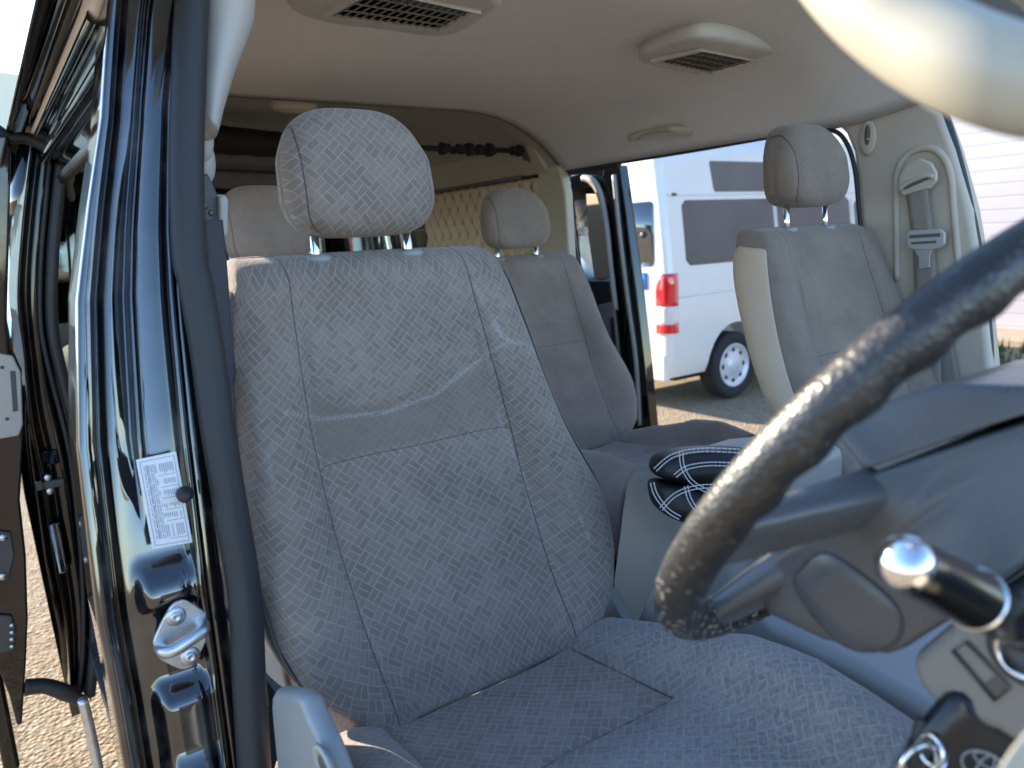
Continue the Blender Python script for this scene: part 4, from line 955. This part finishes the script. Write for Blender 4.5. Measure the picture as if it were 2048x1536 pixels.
# ------------------------------------------------------------------ overhead curtain, rod, luggage
rod = thing('curtain_rod', 'black roof rod with clamps across the rear cabin', 'rod')
ra = at(600, 285, Y=2.2); rb_ = at(1044, 302, Y=2.2)
ra = np.array([ra[0], 2.2, rb_[2]])
tube('rod_tube', [ra, rb_], .009, 'curtain_black', rod, n=12)
for f_, r_ in ((.60, .020), (.68, .016), (.73, .022), (.78, .018), (.83, .024), (.955, .016), (.985, .020)):
    p = ra*(1-f_)+rb_*f_; lathe('rod_clamp', p-np.array([.012, 0, 0]), (1, 0, 0), [(0, r_*.7), (.003, r_), (.02, r_*.92), (.024, r_*.6)], 'curtain_black', rod, n=14)
tube('rod_wrap', [ra*(1-q)+rb_*q+np.array([0, .012*math.sin(q*160), .012*math.cos(q*160)]) for q in np.linspace(.58, .85, 120)], .006, 'curtain_black', rod, n=6)
cu = thing('rolled_curtain', 'rolled black curtain with grey hem hanging behind the driver headrest', 'curtain')
def band(name, px, mat, y, th, wav):
    a, b, c_, d_ = ats(px, Y=y); v = []
    for j in range(12):
        for i in range(40):
            p = (a*(1-i/39)+b*i/39)*(1-j/11)+(d_*(1-i/39)+c_*i/39)*j/11
            v.append(p+np.array([0, -th*math.sin(PI*j/11)+wav*math.sin(i*1.1+j*.4), 0]))
    return mesh(name, v, grid_faces(40, 12), mat, cu, solid=.012, solidoff=1)
band('curtain_roll', [(340, 247), (700, 288), (700, 322), (340, 299)], 'curtain_black', 2.40, .06, .003)
band('curtain_fold', [(340, 299), (700, 318), (700, 345), (340, 328)], 'curtain_grey', 2.42, .03, .003)
band('curtain_hem', [(340, 328), (700, 345), (700, 392), (340, 372)], 'curtain_grey', 2.46, .012, .002)
bg = thing('luggage_bag', 'black bag stowed at the rear window behind the rear pillar', 'bag')
rings = []
for k in range(13):
    a = -PI/2+PI*k/12; s_ = max(.02, math.cos(a))**.45; z = 1.11+.225*math.sin(a)*(1 if a > 0 else 1.6)
    rings.append([(.40+.20*s_*math.copysign(abs(math.cos(t))**.6, math.cos(t)), 3.55+.35*s_*math.copysign(abs(math.sin(t))**.6, math.sin(t)), z+.01*math.sin(3*t)) for t in np.linspace(0, 2*PI, 41)[:-1]])
loft('bag_body', rings, 'curtain_black', bg, sub=1)
tube('bag_handle', [(.30, 3.25, 1.30), (.33, 3.2, 1.36), (.42, 3.2, 1.36), (.46, 3.25, 1.30)], .012, 'belt_web', bg, n=8, sm=6)
lathe('bag_buckle', (.345, 3.185, 1.33), (0, -1, 0), [(0, .02), (.01, .018), (.012, .005)], 'trim_grey', bg, n=12)
cd = thing('pull_cord', 'pale hook with two dark cords hanging at the rear window', 'cord')
hp = at(139, 370, Y=3.9)
loft('cord_hook', [[hp+np.array([.025*k*math.cos(t), .02*k*math.sin(t), h]) for t in np.linspace(0, 2*PI, 17)[:-1]] for h, k in ((-.07, .3), (-.05, .6), (0, .5), (.03, 1), (.07, .95), (.09, .3))], 'trim_cream', cd)
tube('cord_strand', ats([(129, 405), (136, 480), (142, 560), (146, 640)], Y=3.9), .0065, 'curtain_black', cd, n=6)
tube('cord_strand', ats([(147, 405), (152, 480), (156, 560)], Y=3.9), .005, 'curtain_black', cd, n=6)

# ------------------------------------------------------------------ white van
wv = thing('white_van', 'white high roof van with red tail lamps parked beyond the far sliding door', 'van')
X0, X1, Y0, Y1 = 4.965, 9.80, 4.65, 6.35
YM = (Y0+Y1)/2
def vring(x, s=1., zb=.30, zt=2.54, hw=.85, nose=0):
    """cross-section of the body: tumblehome above the belt"""
    pr = [(.0, zb), (.62, zb), (.94, zb+.03), (.985, zb+.12), (1., .55), (1.0, .9), (1.0, 1.2), (.985, 1.32), (.955, 1.6), (.915, 1.90), (.905, 1.955), (.895, 1.99), (.87, 2.16), (.835, 2.36), (.74, zt-.06), (.6, zt-.01), (.35, zt), (0, zt+.005)]
    zmax = zt
    out = []
    for a, z in pr: out.append((x, YM-hw*s*a, min(z, zt+.005)))
    for a, z in pr[-2:0:-1]: out.append((x, YM+hw*s*a, min(z, zt+.005)))
    return [np.array(p) for p in out]
secs = [vring(X0, .93, .36, 2.46), vring(X0+.004, .955, .335, 2.495), vring(X0+.018, .98, .315, 2.52), vring(X0+.05, .996, .30, 2.535), vring(X0+.10, 1., .30, 2.54)]
for x in (5.25, 5.95, 6.75, 7.55, 8.15, 8.55): secs.append(vring(x))
secs += [vring(8.75, 1., .3, 2.46), vring(9.0, .995, .3, 2.26), vring(9.25, .985, .3, 1.92), vring(9.5, .97, .3, 1.45), vring(9.7, .93, .3, 1.12), vring(9.8, .86, .34, .95)]
body = loft('body_shell', secs, 'white_paint', wv, bevel=0)
def wheel_cut(x):
    me = bpy.data.meshes.new('cut'); v, f = loft_data([disc_ring((x, y, .36), .405, (1, 0, 0), (0, 0, 1), 40) for y in (Y0-.2, Y0+.28)]); me.from_pydata([tuple(p) for p in v], [], f)
    bm = bmesh.new(); bm.from_mesh(me); bmesh.ops.recalc_face_normals(bm, faces=bm.faces); bm.to_mesh(me); bm.free()
    o = bpy.data.objects.new('cut', me); COL.objects.link(o); return o
cuts = [wheel_cut(5.90), wheel_cut(8.60)]
for c_ in cuts:
    mo = body.modifiers.new('arch', 'BOOLEAN'); mo.operation = 'DIFFERENCE'; mo.object = c_; mo.solver = 'EXACT'
dg = bpy.context.evaluated_depsgraph_get(); nm = bpy.data.meshes.new_from_object(body.evaluated_get(dg)); body.modifiers.clear(); old = body.data; body.data = nm; nm.name = 'body_shell'
for c_ in cuts: bpy.data.objects.remove(c_)
for p_ in body.data.polygons: p_.use_smooth = True
body.modifiers.new('es', 'EDGE_SPLIT').split_angle = math.radians(40)
def yside(z): # outer side (towards the viewer) at height z
    return YM-.85*np.interp(z, [.45, .55, 1.2, 1.32, 1.6, 1.90, 1.955, 1.99, 2.23, 2.30], [.985, 1., 1., .985, .955, .915, .905, .895, .857, .845])
def side_pane(name, x0, x1, z0, z1, mat, off=.004, r=.05, slant=0, par=wv):
    nz_ = 12; v = []
    for k in range(nz_+1):
        h = (z1-z0)*k/nz_; z = z0+h; e = 0
        for hh in (h, (z1-z0)-h):
            if hh < r: e = max(e, r-math.sqrt(max(0, r*r-(r-hh)**2)))
        a_, b_ = x0+e-slant*h, x1-e
        for y_ in (yside(z)-off, yside(z)+.01): v += [(a_, y_, z), (b_, y_, z)]
    f = []
    for k in range(nz_):
        o = k*4; p = o+4
        f += [(o, o+1, p+1, p), (o+2, o+3, p+3, p+2), (o, o+2, p+2, p), (o+1, o+3, p+3, p+1)]
    f += [(0, 1, 3, 2), (nz_*4, nz_*4+1, nz_*4+3, nz_*4+2)]
    return mesh(name, v, f, mat, par, smooth=False)
zw_t = at(1380, 400, Y=Y0+.07)[2]; zw_b = at(1380, 531, Y=Y0+.02)[2]
side_pane('window', at(1368, 460, Y=Y0+.04)[0], 6.52, zw_b, zw_t, 'glass_tint')
side_pane('window', 6.58, 7.86, zw_b, zw_t, 'glass_tint')
side_pane('window', 7.95, 8.95, zw_b-.03, zw_t-.03, 'glass_tint')
zu_t = at(1420, 322, Y=Y0+.14)[2]; zu_b = at(1420, 384, Y=Y0+.10)[2]
side_pane('upper_window', at(1424, 384, Y=Y0+.11)[0], 6.55, zu_b, zu_t, 'glass_tint', r=.02, slant=.10)
side_pane('upper_window', 6.7, 7.8, zu_b, zu_t, 'glass_tint', r=.02)
box('gutter_trim', (X0+.08, yside(1.965)-.012, 1.958), (8.75, yside(1.965)+.01, 1.976), 'white_paint', wv, bevel=.003)
tube('gutter_clip', [(X0+.13, yside(1.965)-.014, 1.967), (X0+.18, yside(1.965)-.014, 1.967)], .012, 'dark_plastic', wv, n=8)
# crease along the side, faint seam lines
tube('body_crease', [(X0+.1, Y0-.0, 1.06), (7.0, Y0-.0, 1.09), (9.3, Y0-.0, 1.09)], .006, 'white_paint', wv, n=8)
tubes('panel_gap', [[(6.55, yside(z)-.001, z) for z in (.5, .9, 1.2, 1.5, 1.9)], [(7.9, yside(z)-.001, z) for z in (.5, .9, 1.2, 1.5, 1.9)]], .003, 'dark_plastic', wv)
# tail lamp on the near rear corner, three lenses wrapped round it
def lamp(name, z0, z1, mat, x1=.115, y1=.14, taper=0):
    rows_ = []
    for k in range(9):
        z = z0+(z1-z0)*k/8; tp_ = taper*max(0, (z-(z1-.14))/.14)**2
        yb = yside(z); rows_.append([np.array(p) for p in [(X0+x1, yb-.010, z), (X0+x1*.5, yb-.018, z), (X0+.03, yb-.010, z), (X0-.012, yb+.02, z), (X0-.020, yb+.05, z), (X0-.020, yb+y1-tp_*.11, z), (X0+.02, yb+y1-tp_*.11, z), (X0+.05, yb+.05, z), (X0+x1, yb+.04, z)]])
    return loft(name, rows_, mat, wv)
zt_ = at(1340, 548, Y=Y0)[2]; zb_ = at(1340, 668, Y=Y0)[2]; hz = zt_-zb_
lamp('tail_lamp', zb_+hz*.46, zt_, 'lens_red', taper=1.)
lamp('tail_lamp_clear', zb_+hz*.155, zb_+hz*.455, 'lens_clear')
lamp('tail_lamp_lower', zb_, zb_+hz*.15, 'lens_red')
# rear face: window, bumper, sign
def rear_pane(name, y0, y1, z0, z1, mat, x, r=.05, par=wv, th=.01):
    pts = []
    for cy_, cz_, a0 in ((y1-r, z1-r, 0), (y0+r, z1-r, 90), (y0+r, z0+r, 180), (y1-r, z0+r, 270)):
        for k in range(6):
            a = math.radians(a0+18*k); pts.append((x, cy_+r*math.cos(a), cz_+r*math.sin(a)))
    return prism(name, pts, (th, 0, 0), mat, par, bevel=0)
zw1 = at(1290, 403, X=X0)[2]; zw0 = at(1290, 533, X=X0)[2]
rear_pane('rear_window', Y0+.17, Y1-.15, zw0, zw1, 'glass_rear', X0-.006)
lathe('rear_wiper_pivot', (X0-.02, at(1290, 470, X=X0)[1], at(1290, 470, X=X0)[2]), (-1, 0, 0), [(0, .03), (.02, .025), (.025, .01)], 'dark_plastic', wv, n=14)
box('rear_bumper', (X0-.014, Y0+.04, .30), (X0+.06, Y1-.03, .56), 'white_paint', wv, bevel=.028, seg=4)
sy = at(1283, 562, X=X0-.002)
sg = rear_pane('access_sign', sy[1]-.075, sy[1]+.075, sy[2]-.075, sy[2]+.075, 'blue_sign', X0-.010, r=.01)
def sgp(a, b): return np.array([X0-.013, sy[1]-a, sy[2]+b])   # a runs towards the picture's right
tubes('sign_symbol', [[sgp(.03*math.cos(t)+.0, -.025+.03*math.sin(t)) for t in np.linspace(PI*.75, PI*2.05, 20)], [sgp(-.01, .035), sgp(-.005, -.01), sgp(.028, -.012), sgp(.04, -.045)], [sgp(-.008, .012), sgp(.02, .012)]], .005, 'white_sign', sg)
lathe('sign_head', sgp(-.01, .05), (-1, 0, 0), [(0, .009), (.002, .008)], 'white_sign', sg, n=14)
# wheel
def wheel(x, y, par):
    w = lathe('wheel', (x, y+.20, .335), (0, -1, 0), [(0, .2), (0, .30), (.03, .328), (.17, .328), (.195, .315), (.205, .285), (.195, .22), (.19, .215)], 'tyre', par, n=48, cap=False)
    r = lathe('wheel_rim', (x, y+.20, .335), (0, -1, 0), [(.10, .19), (.19, .215), (.200, .212), (.200, .200), (.180, .190), (.178, .15), (.186, .10), (.195, .07), (.20, .06), (.203, .03), (.204, .005)], 'alloy', w, n=48)
    hv = []
    for k in range(8):
        a = 2*PI*k/8; hv.append(loft_data([disc_ring((x+.148*math.cos(a), y+.2-.176, .335+.148*math.sin(a)), .026, (1, 0, 0), (0, 0, 1), 12), disc_ring((x+.148*math.cos(a), y+.2-.1805, .335+.148*math.sin(a)), .024, (1, 0, 0), (0, 0, 1), 12)]))
    mesh('rim_holes', *merge(*hv), 'tyre', r)
    for k in range(5): pass
    return w
wheel(5.90, Y0+.02, wv); wheel(8.60, Y0+.02, wv)
box('underbody', (5.3, 4.9, .24), (9.4, 6.1, .34), 'tyre', wv, bevel=0)
tube('exhaust', [(X0+.0, 5.9, .28), (X0+.6, 5.9, .28)], .03, 'pole_metal', wv, n=10)

# ------------------------------------------------------------------ buildings, far things, ground
def ribbed_wall(a, b, z0, z1, pitch, depth, n_dir):
    """horizontal cladding boards from a to b (2D), bulging along n_dir"""
    a = np.array(a, float); b = np.array(b, float); zz, dd = [], []
    z = z0
    while z < z1:
        zz += [z, z+pitch*.08, z+pitch*.9]; dd += [0, depth, depth*.55]; z += pitch
    zz.append(z1); dd.append(0)
    nd_ = np.array(n_dir, float); v = []
    for z, d in zip(zz, dd):
        for q in np.linspace(0, 1, 6): p = a*(1-q)+b*q+nd_*d; v.append((p[0], p[1], z))
    return v, grid_faces(6, len(zz))
sh1 = thing('clad_building', 'white horizontally clad wall beyond the passenger door window', 'building')
mesh('wall', *ribbed_wall((11.3, 9.), (10.7, -6.), 0, 5.2, .17, .005, (-1, 0)), 'cladding_white', sh1, smooth=False)
v, f = merge(prism_data([(11.2, 9, 5.2), (10.6, -6, 5.2), (16, -6, 5.9), (16, 9, 5.9)], (0, 0, .12))); mesh('roof', v, f, 'roof_metal', sh1, smooth=False)
v, f = prism_data([(11.27, 8.9, 0), (10.75, -5.9, 0), (10.62, -5.9, 0), (11.14, 8.9, 0)], (0, 0, .16)); mesh('base_course', v, f, 'red_metal' if False else 'roof_metal', sh1, smooth=False)
# cream workshop behind the van: gable end, doors
sh2 = thing('gable_workshop', 'cream clad workshop with gable roof far behind the van', 'building')
YB = 38.
mesh('wall', *ribbed_wall((-11., YB), (34., YB), 0, 6.0, .30, .02, (0, -1)), 'cladding_cream', sh2, smooth=False)
gz = [(-11, 6.0), (-11, 14.5), (-5.2, 9.9), (34, 7.0), (34, 6.0)]
prism('gable', [(x, YB+.02, z) for x, z in gz], (0, .3, 0), 'cladding_cream', sh2, bevel=0, smooth=False)
tube('verge', [(-12, YB-.2, 15.3), (-1.2, YB-.2, 9.0)], .10, 'roof_metal', sh2, n=8)
v, f = prism_data([(-11, YB+.3, 6.0), (34, YB+.3, 6.0), (34, YB+12, 6.0), (-11, YB+12, 6.0)], (0, 0, .2)); mesh('roof', v, f, 'roof_metal', sh2, smooth=False)
def bdoor(name, u0, u1, mat, z1=4.2):
    a = at(u0, 495, Y=YB-.06); b = at(u1, 495, Y=YB-.06)
    return box(name, (a[0], YB-.08, 0), (b[0], YB-.021, z1), mat, sh2, bevel=.01)
bdoor('cyan_door', 640, 676, 'cyan_metal'); bdoor('red_door', 677, 706, 'red_metal'); bdoor('downpipe', 724, 733, 'tyre', 5.9); bdoor('olive_shutter', 738, 800, 'olive_metal')
pl = at(62, 185, Y=YB-1)
ant = tag(tube('antenna_pole', [at(66, 185, Y=YB-1)-np.array([0, 0, 8.5]), at(66, 185, Y=YB-1), at(56, 128, Y=YB-1)], .05, 'pole_metal', None, n=8), 'thin grey antenna pole rising beside the workshop roof at upper left', 'antenna')
rc_ = thing('red_car', 'small red car far behind the van, seen through its rear window', 'car')
cpx = at(132, 622, Y=24)
def carx(x, y, z): return (cpx[0]+x, 24+y, z)
prof_c = [(-2.0, .35), (-2.0, .75), (-1.75, .88), (-1.0, .95), (-.45, 1.38), (.9, 1.42), (1.6, .98), (2.0, .9), (2.02, .35)]
prism('car_body', [carx(x, -.8, z) for x, z in prof_c], (0, 1.6, 0), 'red_metal', rc_, bevel=.06)
prism('car_window', [carx(x, -.812, z) for x, z in ((-.85, .98), (-.40, 1.31), (.82, 1.34), (1.3, 1.0))], (0, .02, 0), 'glass_tint', rc_, bevel=.01)
for x in (-1.25, 1.25): lathe('wheel', carx(x, -.62, .31), (0, -1, 0), [(0, .2), (0, .3), (.02, .31), (.18, .31), (.2, .27), (.19, .15), (.17, .02)], 'tyre', rc_, n=24)
box('headlamp', carx(-2.03, -.75, .68), carx(-1.9, -.45, .8), 'headlamp', rc_)
# low weeds by the clad wall
gv, gf = [], []
rg = random.Random(8)
for k in range(420):
    x = rg.uniform(7.4, 10.4); y = 3.0+(x-8.)*.45+rg.uniform(-.6, 1.0); h = rg.uniform(.04, .20); a = rg.uniform(0, PI); w = rg.uniform(.01, .03); l = rg.uniform(-.06, .06)
    i = len(gv); gv += [(x-w*math.cos(a), y-w*math.sin(a), 0), (x+w*math.cos(a), y+w*math.sin(a), 0), (x+l, y+l, h)]; gf.append((i, i+1, i+2))
we = mesh('weeds', gv, gf, 'weeds_green', None, smooth=False); we['kind'] = 'stuff'
fl = []
for k in range(60):
    x = rg.uniform(8.6, 9.4); y = 3.75+(x-8.)*.3+rg.uniform(-.25, .25); z = rg.uniform(.12, .22)
    fl.append(loft_data([disc_ring((x, y, z), .03, (1, 0, 0), (0, 1, 0), 6), disc_ring((x, y, z+.015), .012, (1, 0, 0), (0, 1, 0), 6)]))
fo_ = mesh('wildflowers', *merge(*fl), 'flower_yellow', None); fo_['kind'] = 'stuff'
gr = []
for r in (0, 3, 6, 10, 16, 25, 40, 70, 120, 250, 600): gr.append(r)
vg = [(0, 0, 0)]; fg = []
for i, r in enumerate(gr[1:]):
    for k in range(48): vg.append((5+r*math.cos(2*PI*k/48), 5+r*math.sin(2*PI*k/48), 0))
for k in range(48): fg.append((0, 1+k, 1+(k+1) % 48))
vg[0] = (5, 5, 0)
for i in range(len(gr)-2):
    for k in range(48): fg.append((1+i*48+k, 1+(i+1)*48+k, 1+(i+1)*48+(k+1) % 48, 1+i*48+(k+1) % 48))
struct(mesh('ground', vg, fg, 'gravel', None, smooth=False))

# ------------------------------------------------------------------ light, sky, camera
SUN = np.array([-.30, .90, .42]); SUN /= np.linalg.norm(SUN)
el = math.asin(SUN[2]); az = math.atan2(SUN[0], SUN[1])
w = bpy.data.worlds.new('World'); S.world = w; w.use_nodes = True; nt = w.node_tree
bgn = nt.nodes['Background']; sky = nt.nodes.new('ShaderNodeTexSky'); sky.sky_type = 'NISHITA'; sky.sun_disc = False
sky.sun_elevation = el; sky.sun_rotation = az; sky.air_density = 1.0; sky.dust_density = .2; sky.ozone_density = 3.0; sky.altitude = 800
nt.links.new(sky.outputs[0], bgn.inputs[0]); bgn.inputs[1].default_value = .15
sl_ = bpy.data.lights.new('sun', 'SUN'); sl_.energy = 4.6; sl_.angle = math.radians(.5); sl_.color = (1, .86, .68)
so = bpy.data.objects.new('sun', sl_); COL.objects.link(so)
so.rotation_euler = Vector(-SUN).to_track_quat('-Z', 'Y').to_euler()
cam = bpy.data.cameras.new('camera'); co = bpy.data.objects.new('camera', cam); COL.objects.link(co); S.camera = co
from mathutils import Matrix
Mx = Matrix.Identity(4)
cols = [RM @ np.array([1., 0, 0]), RM @ np.array([0, -1., 0]), RM @ np.array([0, 0, -1.])]
for j, c_ in enumerate(cols):
    for i in range(3): Mx[i][j] = float(c_[i])
Mx.translation = Vector(CAM); co.matrix_world = Mx
cam.sensor_width = 36; cam.lens = 36*F/2048; cam.clip_start = .01; cam.clip_end = 2000
cam.dof.use_dof = True; cam.dof.focus_distance = 1.15; cam.dof.aperture_fstop = 5.8
S.view_settings.view_transform = 'Standard'; S.view_settings.look = 'None'; S.view_settings.gamma = 1; S.view_settings.exposure = 1.9
S.cycles.max_bounces = 10; S.cycles.diffuse_bounces = 5; S.cycles.transparent_max_bounces = 12
